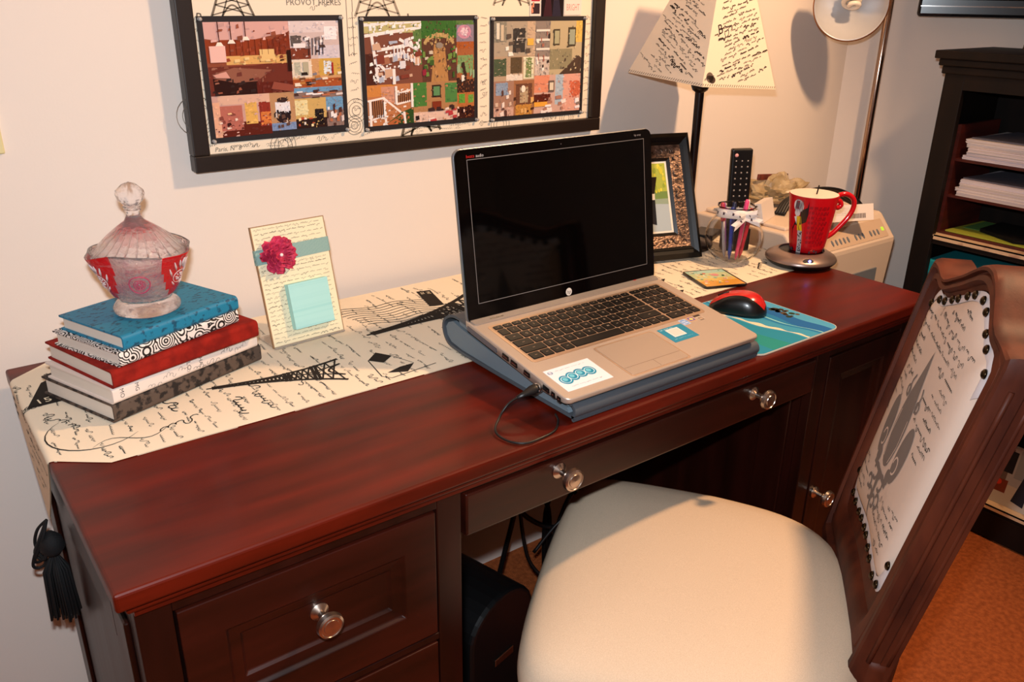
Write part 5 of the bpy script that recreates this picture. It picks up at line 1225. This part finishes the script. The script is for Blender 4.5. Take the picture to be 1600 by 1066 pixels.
# ================================================================== bookcase with papers
M_BK = mat('espresso_wood', '#110b08', .6, color2='#1a100b', scale=6, stretch=(4, 4, 1), spec=.25)
def bookcase():
    X, Xb, Ya, Yb, H = 1.982, 2.235, -.300, -1.16, 1.17
    cy = (Ya+Yb)/2
    root = empty('bookcase', (X, cy, 0), 0, 'tall espresso brown open bookcase holding papers, against the right wall', 'bookcase')
    T = Matrix.Translation((-X, -cy, 0)); B = lambda mb, *a, **k: mb.box(*a, T=T, **k)
    for y in (Ya, Yb):
        y0, y1 = (y-.022, y) if y == Ya else (y, y+.022)
        mb = MB(); B(mb, X+.018, y0, 0, Xb, y1, H-.06); mb.build('side_panel', M_BK, root)
    mb = MB()
    B(mb, X, Ya-.048, 0, X+.018, Ya, H-.05, bev=.0015); B(mb, X, Yb, 0, X+.018, Yb+.048, H-.05, bev=.0015); B(mb, X, Yb+.048, H-.086, X+.018, Ya-.048, H-.05); B(mb, X+.004, Yb+.048, 0.005, X+.018, Ya-.048, .075)
    mb.build('face_frame', M_BK, root)
    mb = MB(); B(mb, X-.022, Yb-.022, H-.018, Xb+.002, Ya+.022, H, bev=.002); B(mb, X-.014, Yb-.014, H-.034, Xb, Ya+.014, H-.018, bev=.003); B(mb, X-.007, Yb-.007, H-.052, Xb, Ya+.007, H-.034, bev=.003); mb.build('cornice', M_BK, root)
    mb = MB(); B(mb, Xb-.006, Yb+.02, .05, Xb, Ya-.02, H-.05); mb.build('back_panel', M_BK, root)
    Mliner = mat('pale_shelf_liner', '#e0bd96', .6, color2='#b98d72', scale=30, contrast=(.55, .7))
    for zt in (.735, .075+.018, .42):
        mb = MB(); B(mb, X+.006, Yb+.022, zt-.020, Xb-.006, Ya-.022, zt); s = mb.build('shelf', M_BK, root)
        if zt != .42: mb = MB(); B(mb, X+.003, Yb+.024, zt, Xb-.008, Ya-.024, zt+.003); B(mb, X+.003, Yb+.05, zt-.008, X+.0062, Ya-.050, zt+.003); mb.build('shelf_liner', Mliner, s)
    # paper sorter: a reddish wooden insert
    zb = .7385; so = empty('paper_sorter', (X+.02, -.345, zb), 0, 'reddish wooden three-slot paper sorter standing inside the bookcase', 'paper sorter')
    Ms = mat('mahogany', '#3a120c', .5, color2='#551c12', scale=8, stretch=(1, 1, 6)); Ts = Matrix.Translation((-X-.02, .345, -zb))
    ys0, ys1 = -.83, -.340; Zs = (.7385, .830, .918, 1.0)
    mb = MB(); mb.box(X+.030, ys1-.010, .7385, X+.225, ys1, 1.003, T=Ts); mb.build('end_panel', Ms, so); mb = MB(); mb.box(X+.030, ys0, .7385, X+.225, ys0+.010, 1.003, T=Ts); mb.build('end_panel', Ms, so)
    for q, zz in enumerate(Zs[:3]): mb = MB(); mb.box(X+.030, ys0+.010, zz, X+.225, ys1-.010, zz+.006, T=Ts); mb.build('shelf', Ms, so)
    # stacks of paper: every bundle a thing
    rng = random.Random(11); cols = ['#e9dcd8', '#ddd0d4', '#f0e4dc', '#d9cbc4', '#e4d8de', '#cfc3c4']
    def bundle(n, z0, grp, y_off):
        z_ = z0
        for k in range(n):
            t = rng.uniform(.0085, .0105); dx_, dy_ = rng.uniform(-.005, .005), rng.uniform(-.006, .006)
            mb = MB(); sh = max(2, int(t/.0022))
            for q in range(sh): e = rng.uniform(-.0012, .0012); mb.box(-.10, -.14, q*t/sh, .10+e*0, .14+e, (q+1)*t/sh-.0003, bev=0, col=rgb(rng.choice(cols)))
            o = mb.build('paper_pile', M_MATTPRINT); o.location = (X+.136+dx_, ys1-.168+dy_+y_off, z_); o.rotation_euler = (0, 0, rng.uniform(-.03, .03))
            pos = 'topmost' if k == n-1 else 'lowest' if k == 0 else ['', 'second', 'third', 'fourth', 'fifth'][k]+' from the bottom'
            tag(o, 'white paper bundle, %s in the %s slot of the sorter' % (pos, grp), 'paper', 'paper bundles in the %s slot' % grp); z_ += t+.0002
        return z_
    za = bundle(5, Zs[2]+.0065, 'upper', 0); zb2 = bundle(4, Zs[1]+.0065, 'middle', 0)
    for zz, g in ((za, 'upper'), (zb2, 'middle')):
        mb = MB(); mb.prism([(-.095, -.135), (.09, -.13), (.092, .11), (-.09, .135)], 0, .0025, None, 0, rgb('#6a6670')); o = mb.build('grey_folder', M_MATTPRINT); o.location = (X+.140, ys1-.165, zz+.0004); tag(o, 'dark grey folder lying on top of the papers in the %s slot' % g, 'folder')
    mb = MB(); mb.prism([(0, 0), (.17, -.01), (.17, -.25), (0, -.26)], 0, .003, None, 0, rgb('#a9ad3c')); mb.prism([(.06, -.015), (.165, -.02), (.165, -.24), (.06, -.20)], .003, .004, None, 0, rgb('#5f8f4c'))
    mb.prism([(.05, -.06), (.16, -.06), (.16, -.25), (.04, -.25), (.005, -.16)], .004, .012, None, 0, rgb('#14110f')); o = mb.build('plastic_folder', M_MATTPRINT); o.location = (X+.036, ys1-.02, Zs[0]+.0065); tag(o, 'lime green and black plastic folder in the lowest slot of the sorter', 'folder')
    # teal box under the shelf
    bx = empty('storage_box', (X+.125, -.462, .4205), 0, 'teal fabric storage box below the papers in the bookcase', 'storage box'); Mt = mat('teal_fabric', '#0f8f96', .8, bump=.3, bscale=500)
    MB().box(-.10, -.12, 0, .10, .12, .24, bev=.006).build('body', Mt, bx); MB().box(-.104, -.124, .21, .104, .124, .25, bev=.005).build('lid', Mt, bx)
    # leaning photo and little things on the lowest shelf
    ph = empty('photo_book', (X+.030, -.598, .0965), 0, 'large glossy photo of two people leaning on the lowest bookcase shelf', 'photo')
    W_, H_ = .155, .150
    m = lambda u, v, h: (v*.22-h, -u, v)
    mb = MB(); mb.prism([(0, 0), (W_, 0), (W_, H_), (0, H_)], -.008, 0, m, 0, rgb('#b9b4b4')); A = Art(auto=True)
    A.rect(0, 0, 1, 1, '#a8a4a8'); A.up(); A.rect(0, 0, 1, .36, '#c0b4a8'); A.rect(0, .3, .25, .95, '#6c5a54'); A.rect(.12, .55, .32, .92, '#2a282c'); A.rect(.0, .2, .3, .42, '#7a3a2a'); A.up(); A.disc(.16, .36, .05, '#d04030', 10); A.rect(.35, .5, 1, .98, '#8f9298'); A.up()
    A.poly([(.42, .12), (.62, .08), (.62, .58), (.66, .74), (.58, .80), (.52, .74), (.50, .58)], '#2a2a33'); A.poly([(.70, .2), (.92, .2), (.93, .66), (.86, .76), (.74, .72)], '#2f9a4c'); A.up(); A.disc(.61, .90, .05, '#9a6c58', 12); A.disc(.82, .80, .048, '#a87860', 12); A.stroke([(.56, .8), (.50, .68), (.62, .6)], .04, '#a87860'); A.stroke([(.84, .2), (.83, .05)], .03, '#a87860'); A.stroke([(.75, .2), (.76, .05)], .03, '#a87860'); A.up(); A.disc(.61, .93, .052, '#1c1416', 12, .035); A.disc(.82, .83, .05, '#241818', 12, .035)
    A.put(mb, m, 0, .0004, .00002, xf=lambda u, v: (u*W_, v*H_)); mb.build('cover', M_GLOSSPRINT, ph)
    mb = MB(); mb.box(0, -.045, 0, .13, 0, .04, bev=.002, col=rgb('#b02a24')); o = mb.build('tin', M_PRINT); o.location = (X+.03, -.548, .0965); tag(o, 'small red box on the lowest bookcase shelf beside the photo', 'box')
    # ornate tray on the bookcase top
    tr = empty('tray', (X+.10, -.66, H+.0005), 0, 'bronze footed tray on top of the bookcase', 'tray'); Mt = mat('antique_gold', '#4a3a20', .45, .5, color2='#2a1e12', scale=40)
    mb = MB(); mb.prism([(-.10, -.20), (.10, -.20), (.10, .20), (-.10, .20)], .010, .014); mb.build('plate', Mt, tr)
    mb = MB()
    for (a, b, c_, d_) in ((-.10, -.20, -.092, .20), (.092, -.20, .10, .20), (-.1, .19, .1, .20), (-.1, -.2, .1, -.19)): mb.box(a, b, .010, c_, d_, .022, bev=.002)
    mb.build('rim', Mt, tr)
    for sx in (-.08, .08):
        for sy in (-.17, .17): MB().box(sx-.012, sy-.014, 0, sx+.012, sy+.014, .010, bev=.002).build('foot', Mt, tr)
bookcase()

# ================================================================== television on the wall, switch plate
def tv():
    d = Vector((.52, -.90, 0)).normalized(); n = Vector((-d.y*-1, 0, 0)); n = Vector((d.y, -d.x, 0)); 
    if n.x > 0: n = -n
    o = Vector((2.08, .03, 0))+d*.155; z0 = 1.238
    root = empty('television', o+n*.012+Vector((0, 0, z0)), math.atan2(d.y, d.x), 'flat black television hung high on the right wall, only its lower edge in view', 'television')
    W_, H_ = .82, .48; Mk = mat('gloss_black_bezel', '#050404', .07); Mc = mat('tv_shell', '#141316', .25, coat=.4)
    # local x along the wall; local -y faces the room
    MB().box(0, -.055, 0, W_, -.012, H_, bev=.008, seg=3).build('body', Mc, root); MB().box(.03, -.0565, .04, W_-.03, -.0552, H_-.03).build('screen', M_SCREEN, root)
    MB().box(.006, -.0575, .024, W_-.006, -.0553, .0265).build('trim_line', M_CHROME, root); MB().box(.25, -.012, .1, .55, .0105, .38).build('wall_bracket', Mc, root)
tv()
sw = empty('switch_plate', (.030, .03, 1.066), 0, 'ivory switch plate on the back wall at the left edge of the photo', 'switch plate')
Mi = mat('ivory_plastic', '#dccf9a', .4)
MB().box(-.045, -.006, 0, .033, 0, .068, bev=.002).build('plate', Mi, sw)
MB().box(-.014, -.010, .022, -.004, -.006, .044, bev=.001).build('toggle', Mi, sw)

# ================================================================== dining chair at the desk
M_CW = mat('carved_walnut', '#3c170c', .55, color2='#592715', scale=9, stretch=(3, 3, 1), spec=.3, bump=.1, bscale=120)
M_SEAT = mat('oatmeal_linen', '#dcc4aa', .9, color2='#d0b79c', scale=900, bump=.35, bscale=900, bdist=.0008, spec=.1)
M_NAIL = mat('bronze_nail', '#3a2c1c', .3, .9)
def chair():
    ang = .68
    root = empty('dining_chair', (.9045, -.8708, 0), ang, 'carved wooden dining chair with script-print back and oatmeal seat, pulled up to the desk', 'chair')
    wd, fd = 0, 0
    # local: +x = sitter's right, +y = forward
    SZ = .494
    # ---- seat cushion
    hf = [(.12, .447), (.20, .436), (.240, .410), (.250, .36), (.247, .28), (.238, .19), (.212, .09), (.165, .03), (.08, -.006)]
    out = [(0, .450)]+hf+[(0, -.012)]+[(-x, y) for x, y in hf[::-1]]
    out = [(x-.008, y) for x, y in out]
    P = [(p.x, p.y) for p in smooth_path([(x, y, 0) for x, y in out], 4, closed=True)]; n = len(P)
    cx = sum(p[0] for p in P)/n; cyy = sum(p[1] for p in P)/n
    V = []; F = []; lev = [(1.025, SZ-.085), (1.045, SZ-.072), (1.05, SZ-.056), (1.04, SZ-.040), (1.015, SZ-.026), (.975, SZ-.014), (.91, SZ-.006), (.8, SZ+.001), (.6, SZ+.007), (.3, SZ+.010)]
    for s_, zz in lev: V += [(cx+(x-cx)*s_, cyy+(y-cyy)*s_, zz) for x, y in P]
    for k in range(len(lev)-1):
        for i in range(n): j = (i+1) % n; F.append((k*n+i, k*n+j, (k+1)*n+j, (k+1)*n+i))
    V.append((cx, cyy, SZ+.011)); F += [((len(lev)-1)*n+i, (len(lev)-1)*n+(i+1) % n, len(V)-1) for i in range(n)]; F.append(list(range(n))[::-1])
    seat = MB().add(V, F, 0, None, True).build('seat_cushion', M_SEAT, root)
    rb = MB(); V = []; F = []
    rail = [(1.028, SZ-.084), (1.034, SZ-.092), (1.034, SZ-.125), (1.0, SZ-.140), (.93, SZ-.140), (.93, SZ-.086)]
    for s_, zz in rail: V += [(cx+(x-cx)*s_, cyy+(y-cyy)*s_, zz) for x, y in P]
    for k in range(len(rail)):
        k2 = (k+1) % len(rail)
        for i in range(n): j = (i+1) % n; F.append((k*n+i, k2*n+i, k2*n+j, k*n+j))
    rb.add(V, [f[::-1] for f in F], 0, None, True); rb.build('seat_rail', M_CW, root, autosmooth=.6)
    # nail heads round the seat
    def nail(p, nrm, r=.006):
        q = Vector(nrm).to_track_quat('Z', 'Y').to_matrix().to_4x4()
        return MB().lathe([(r, 0), (r*.9, r*.35), (r*.55, r*.62), (0, r*.72)], 12, T=Matrix.Translation(p) @ q).build('nail_head', M_NAIL, root)
    per = [0]; 
    for i in range(n): a, b = P[i], P[(i+1) % n]; per.append(per[-1]+math.hypot(b[0]-a[0], b[1]-a[1]))
    cnt = 48
    for k in range(cnt):
        t = per[-1]*k/cnt; i = max(j for j in range(n) if per[j] <= t); a, b = P[i], P[(i+1) % n]; f = (t-per[i])/(per[i+1]-per[i]); x, y = a[0]+(b[0]-a[0])*f, a[1]+(b[1]-a[1])*f
        nx, ny = b[1]-a[1], -(b[0]-a[0]); l = math.hypot(nx, ny); nx, ny = nx/l, ny/l
        if nx*(x-cx)+ny*(y-cyy) < 0: nx, ny = -nx, -ny
        if y > -.0: nail((cx+(x-cx)*1.038, cyy+(y-cyy)*1.038, SZ-.077), (nx, ny, 0))
    # ---- front legs, cabriole
    for sx in (-1, 1):
        x0 = .200*sx-.008; y0 = .385
        pts = smooth_path([(x0, y0, SZ-.10), (x0+.012*sx, y0+.010, SZ-.16), (x0+.006*sx, y0+.004, .22), (x0-.004*sx, y0-.004, .09), (x0+.006*sx, y0+.006, .02), (x0+.012*sx, y0+.012, .0)], 5)
        rs = [.030, .031, .033, .033, .032, .030, .028, .026, .024, .022, .020, .0185, .017, .016, .015, .0145, .014, .0145, .016, .018, .020, .022, .022, .020, .018, .016]
        MB().tube(pts, rs[:len(pts)], 14).build('leg', M_CW, root)
    U0 = .030
    # ---- back: plane leaning by .16 per metre, local frame u across, v up from z=.40
    lean = .19; yb = .0
    bm_ = lambda u, v, h: (u, yb-lean*(v-.5)+h, v)     # h towards the sitter
    # rear legs
    for sx in (-1, 1):
        x0 = U0+.155*sx
        MB().tube(smooth_path([(x0, -.012, .50), (x0, -.010, .40), (x0, -.035, .20), (x0, -.095, .02), (x0, -.102, 0)], 5), [.027]*6+[.024]*5+[.021]*5+[.019]*5, 4 if False else 12).build('leg', M_CW, root)
    # outline of the back (outer) and of its opening (inner), half width as function of height
    hump = lambda u: math.exp(-((u-U0+.035)/.085)**2)
    top = lambda u: .936+.056*hump(u)-.010*math.exp(-((abs(u-U0)-.12)/.03)**2)
    itop = lambda u: .906+.048*hump(u)-.008*math.exp(-((abs(u-U0)-.11)/.03)**2)
    ibot = lambda u: .572+.010*math.exp(-((u-U0)/.07)**2)
    hwo = lambda z_: .178+.018*(z_-.5)/.43
    NS = 24; us = [-1+2*i/NS for i in range(NS+1)]
    wo = hwo(.93); wi = hwo(.90)-.054; wib = hwo(.6)-.052
    outer = [(U0+wo*u, top(U0+wo*u)) for u in us]+[(U0+hwo(.93-.07*k), .93-.07*k) for k in range(1, 7)]+[(U0+hwo(.5), .45)]+[(U0-hwo(.5), .45)]+[(U0-hwo(.93-.07*k), .93-.07*k) for k in range(6, 0, -1)]
    def ring_pts(N=88):
        # matching outer / inner loops sampled by angle from the panel centre
        C = (U0, .745); o_, i_ = [], []
        inner = [(U0+wi*u, itop(U0+wi*u)) for u in us]+[(U0+wi+(wib-wi)*k/6, .89-.30*k/6) for k in range(1, 7)]+[(U0+wib*u, ibot(U0+wib*u)) for u in us[::-1]][1:-1]+[(U0-(wib+(wi-wib)*k/6), .59+.30*k/6) for k in range(0, 6)]
        def hit(poly, a):
            dx_, dy_ = math.cos(a), math.sin(a); best = None
            for k in range(len(poly)):
                p, q = poly[k], poly[(k+1) % len(poly)]; ex, ey = q[0]-p[0], q[1]-p[1]; den = dx_*ey-dy_*ex
                if abs(den) < 1e-9: continue
                wx, wy = p[0]-C[0], p[1]-C[1]; t = (wx*ey-wy*ex)/den; s_ = (wx*dy_-wy*dx_)/den
                if t > 0 and -1e-6 <= s_ <= 1+1e-6 and (best is None or t > best): best = t
            return (C[0]+dx_*best, C[1]+dy_*best)
        A_ = [2*PI*k/N for k in range(N)]
        # snap samples to outer corners
        return [hit(outer, a) for a in A_], [hit(inner, a) for a in A_]
    O, I = ring_pts(160); N = len(O)
    lerp = lambda a, b, t: (a[0]+(b[0]-a[0])*t, a[1]+(b[1]-a[1])*t)
    sect = [(0, -.030), (0, .009), (.04, .0165), (.10, .0190), (.22, .0190), (.26, .0115), (.33, .0105), (.38, .0160), (.56, .0180), (.66, .0130), (.70, .0085), (.90, .0070), (1, .002), (1, -.022)]
    fb = MB(); V = []; F = []
    for t, h in sect: V += [bm_(*lerp(O[i], I[i], t), h) for i in range(N)]
    for k in range(len(sect)):
        k2 = (k+1) % len(sect)
        for i in range(N): j = (i+1) % N; F.append((k*N+i, k*N+j, k2*N+j, k2*N+i))
    fb.add(V, [f for f in F], 0, None, True); fb.build('back_frame', M_CW, root, autosmooth=.45)
    # bead moulding along both uprights' outer side faces
    for sx in (-1, 1):
        sb = MB()
        for h in (-.021, .002):
            sb.tube([bm_(U0+sx*(hwo(z_)+.0005), z_, h) for z_ in [.50+.04*k for k in range(11)]], .0034, 8)
        sb.prism([(.47, -.0285), (.905, -.0285), (.905, -.012), (.47, -.012)], 0, .004, lambda u, v, h, sx=sx: bm_(U0+sx*(hwo(u)+h-.001), u, v))
        sb.build('side_moulding', M_CW, root)
    # shoulder blocks
    # upholstered panel
    cl = Art('#3c332c'); rng = random.Random(21)
    G = '#7d7068'
    pb = MB(); rows = 22; cols_ = 16; V = []; F = []
    inn = [lerp(O[i], I[i], 1.02) for i in range(N)]
    C = (U0, .745)
    lv = [1.0, .985, .96, .92, .86, .75, .55, .3]; hts = [-.006, .004, .010, .015, .0185, .0215, .0235, .0245]
    for s_, h in zip(lv, hts): V += [bm_(C[0]+(p[0]-C[0])*s_, C[1]+(p[1]-C[1])*s_, h) for p in inn]
    for k in range(len(lv)-1):
        for i in range(N): j = (i+1) % N; F.append((k*N+i, k*N+j, (k+1)*N+j, (k+1)*N+i))
    V.append(bm_(*C, .0248)); F += [((len(lv)-1)*N+i, (len(lv)-1)*N+(i+1) % N, len(V)-1) for i in range(N)]
    pb.add(V, F, 0, rgb('#d2b9a8'), True)
    def hgt(u, v):
        # relative radius
        a = math.atan2(v-C[1], u-C[0]); i = int((a % (2*PI))/(2*PI)*N) % N; R_ = math.hypot(inn[i][0]-C[0], inn[i][1]-C[1]); s_ = math.hypot(u-C[0], v-C[1])/R_
        for k in range(len(lv)-1):
            if lv[k+1] <= s_ <= lv[k]: t = (s_-lv[k+1])/(lv[k]-lv[k+1]); return hts[k+1]+(hts[k]-hts[k+1])*t
        return .0247 if s_ < .3 else -.006
    pm = lambda u, v, h: bm_(u, v, hgt(u, v)+h)
    # fleur de lis, subdivided so that it follows the padding
    def fill(poly, col, step=.012):
        bm = bmesh.new(); f = bm.faces.new([bm.verts.new((x, y, 0)) for x, y in poly])
        xs = [p[0] for p in poly]; ys = [p[1] for p in poly]
        for ax_, lo, hi in ((0, min(xs), max(xs)), (1, min(ys), max(ys))):
            t = lo+step
            while t < hi:
                co = (t, 0, 0) if ax_ == 0 else (0, t, 0); no = (1, 0, 0) if ax_ == 0 else (0, 1, 0)
                bmesh.ops.bisect_plane(bm, geom=list(bm.verts)+list(bm.edges)+list(bm.faces), plane_co=co, plane_no=no); t += step
        bm.verts.index_update(); cl.raw([(v.co.x, v.co.y) for v in bm.verts], [[v.index for v in f.verts] for f in bm.faces], col); bm.free()
    cz = .715
    el = lambda x, y, rx, ry, t=0, n=22: [(x+rx*math.cos(a)*math.cos(t)-ry*math.sin(a)*math.sin(t), y+rx*math.cos(a)*math.sin(t)+ry*math.sin(a)*math.cos(t)) for a in [2*PI*k/n for k in range(n)]]
    half = [(p.x, p.y) for p in smooth_path([(0, cz+.145, 0), (.011, cz+.105, 0), (.0235, cz+.055, 0), (.0245, cz+.015, 0), (.014, cz-.022, 0), (0, cz-.030, 0)], 3)]
    fill(half+[(-x, y) for x, y in half[::-1]][1:-1], G)
    for sx in (-1, 1):
        fill(el(sx*.050, cz+.012, .0185, .044, -sx*.10), G)
        fill(el(sx*.034, cz-.030, .010, .012), G)
        for (x, y, r_) in ((.018, -.050, .011), (.030, -.072, .009), (.012, -.082, .008)): cl.ring(sx*x, cz+y, r_, .0052, G, 16, None, 0, 5.2)
        cl.ring(sx*.030, cz+.075, .007, .004, G, 12)
        cl.stroke([(sx*.026, cz+.066), (sx*.030, cz+.09), (sx*.024, cz+.10)], .004, G)
    fill([(-.040, cz-.046), (.040, cz-.046), (.040, cz-.038), (-.040, cz-.038)], G); fill([(-.006, cz-.046), (.006, cz-.046), (.0015, cz-.115), (-.0015, cz-.115)], G)
    cl.up()
    for sx in (-1, 1): cl.ring(sx*.044, cz-.006, .009, .0028, '#d2b9a8', 16, .012, 0, 5); cl.stroke([(sx*.020, cz+.05), (sx*.022, cz+.01), (sx*.012, cz-.02)], .0018, '#d2b9a8')
    cl.layer -= 1
    v = .595
    while v < .955:
        u = -.150
        while u < .13:
            ln = rng.uniform(.024, .045)
            def free(x, y):
                X_ = U0+.008+x
                if not (U0-wi+.012 < X_ < U0+wi-.010): return False
                if not (ibot(X_)+.022 < y < itop(X_)-.020): return False
                return not ((abs(x) < .030 and cz-.12 < y < cz+.15) or (abs(x) < .073 and cz-.05 < y < cz+.06))
            if free(u, v) and free(u+ln, v): cl.script(u, v, ln, .0088, rng.uniform(-.02, .08), .0012, '#4a4038', rng)
            u += ln+.006
        v += .0150
    cl.items = [it for it in cl.items if all(hgt(U0+.008+p[0], p[1]) > .006 for p in it[0])]
    cl.put(pb, pm, 0, .0008, .0003, xf=lambda u, v: (U0+.008+u, v))
    pan = pb.build('back_upholstery', M_CLOTH, root)
    kb = MB(); kb.add([bm_(*p, -.014) for p in inn]+[bm_(*p, -.010) for p in inn], [list(range(N)), list(range(N, 2*N))[::-1]]+[(i, N+i, N+(i+1) % N, (i+1) % N) for i in range(N)], 0, rgb('#cdb8a4')); kb.build('back_cover_cloth', M_CLOTH, root)
    # gimp band and nails round the panel
    gb = MB(); V = []; F = []
    g0 = [lerp(O[i], I[i], .93) for i in range(N)]; g1 = [(C[0]+(p[0]-C[0])*.95, C[1]+(p[1]-C[1])*.95) for p in inn]
    V = [bm_(*p, .0088) for p in g0]+[bm_(*lerp(g0[i], g1[i], .5), .0125) for i in range(N)]+[bm_(*g1[i], .0125) for i in range(N)]
    bandon = lambda i: g1[i][1] > .865 or (g1[i][1] < .63)
    F = [(k*N+i, k*N+(i+1) % N, (k+1)*N+(i+1) % N, (k+1)*N+i) for k in range(2) for i in range(N) if bandon(i)]; gb.add(V, F, 0, None, True); gb.build('gimp_band', mat('pale_braid', '#c9bfc0', .7), root)
    for k in range(0, 46):
        i = int(k*N/46)
        if not bandon(i): continue
        p = bm_(*lerp(g0[i], g1[i], .45), .0125); nail(p, (0, 1, .16), .0062)
chair()

# ================================================================== cables and oddments under the desk
rng = random.Random(15)
Mc = mat('black_rubber', '#120f0f', .4)
cs = [[(.43, -.10, .02), (.46, -.13, .35), (.52, -.12, .52), (.58, -.14, .40), (.62, -.10, .01)], [(.50, -.15, .02), (.55, -.16, .30), (.63, -.15, .47), (.70, -.12, .30), (.74, -.08, .01)],
      [(.60, -.08, .02), (.58, -.10, .42), (.66, -.12, .54), (.78, -.10, .44), (.86, -.08, .01)], [(.48, -.20, .02), (.60, -.22, .20), (.70, -.18, .34), (.60, -.14, .42), (.50, -.12, .30)], [(.42, -.06, .60), (.50, -.08, .42), (.60, -.10, .36), (.72, -.08, .48), (.80, -.05, .60)], [(.45, -.08, .55), (.47, -.10, .30), (.53, -.14, .22), (.62, -.12, .30), (.66, -.07, .58)]]
for k, pts in enumerate(cs):
    pts = [(x*.82+.44, y-.03, z_*.62) for x, y, z_ in pts]
    o = MB().tube(smooth_path([(x, y-.018*k, z_+.002) for x, y, z_ in pts], 8), .004 if k % 2 else .0055, 8).build('power_cable', Mc); tag(o, 'tangled black cable hanging in the knee space under the desk', 'cable', 'tangled black cables hanging under the desk')
ps = empty('power_strip', (.93, -.30, .001), .2, 'black power strip on the floor under the desk', 'power strip')
MB().box(-.13, -.028, 0, .13, .028, .035, bev=.004).build('body', Mc, ps)
for k in range(4): MB().box(-.10+.055*k, -.015, .035, -.07+.055*k, .015, .052, bev=.003).build('plug', mat('white_plastic', '#c9c4c0', .4) if k == 1 else Mc, ps)

dev = empty('floor_device', (.575, -.30, 0), .25, 'black rounded-top device standing on the floor in the knee space under the desk', 'device')
Mdv = mat('black_plastic', '#0d0c0d', .4)
arch = [(-.085, .012), (-.085, .27)]+[(-.085*math.cos(PI*k/14), .27+.07*math.sin(PI*k/14)) for k in range(1, 14)]+[(.085, .27), (.085, .012)]
MB().prism(arch, -.13, .13, lambda u, v, h: (u, h, v)).build('body', Mdv, dev, bevel=.008, bseg=3)
MB().box(-.08, -.12, 0, .08, .12, .012, bev=.002).build('base', Mdv, dev)
MB().box(-.025, -.133, .20, .025, -.1305, .215, bev=.001).build('front_badge', M_NICKEL, dev)
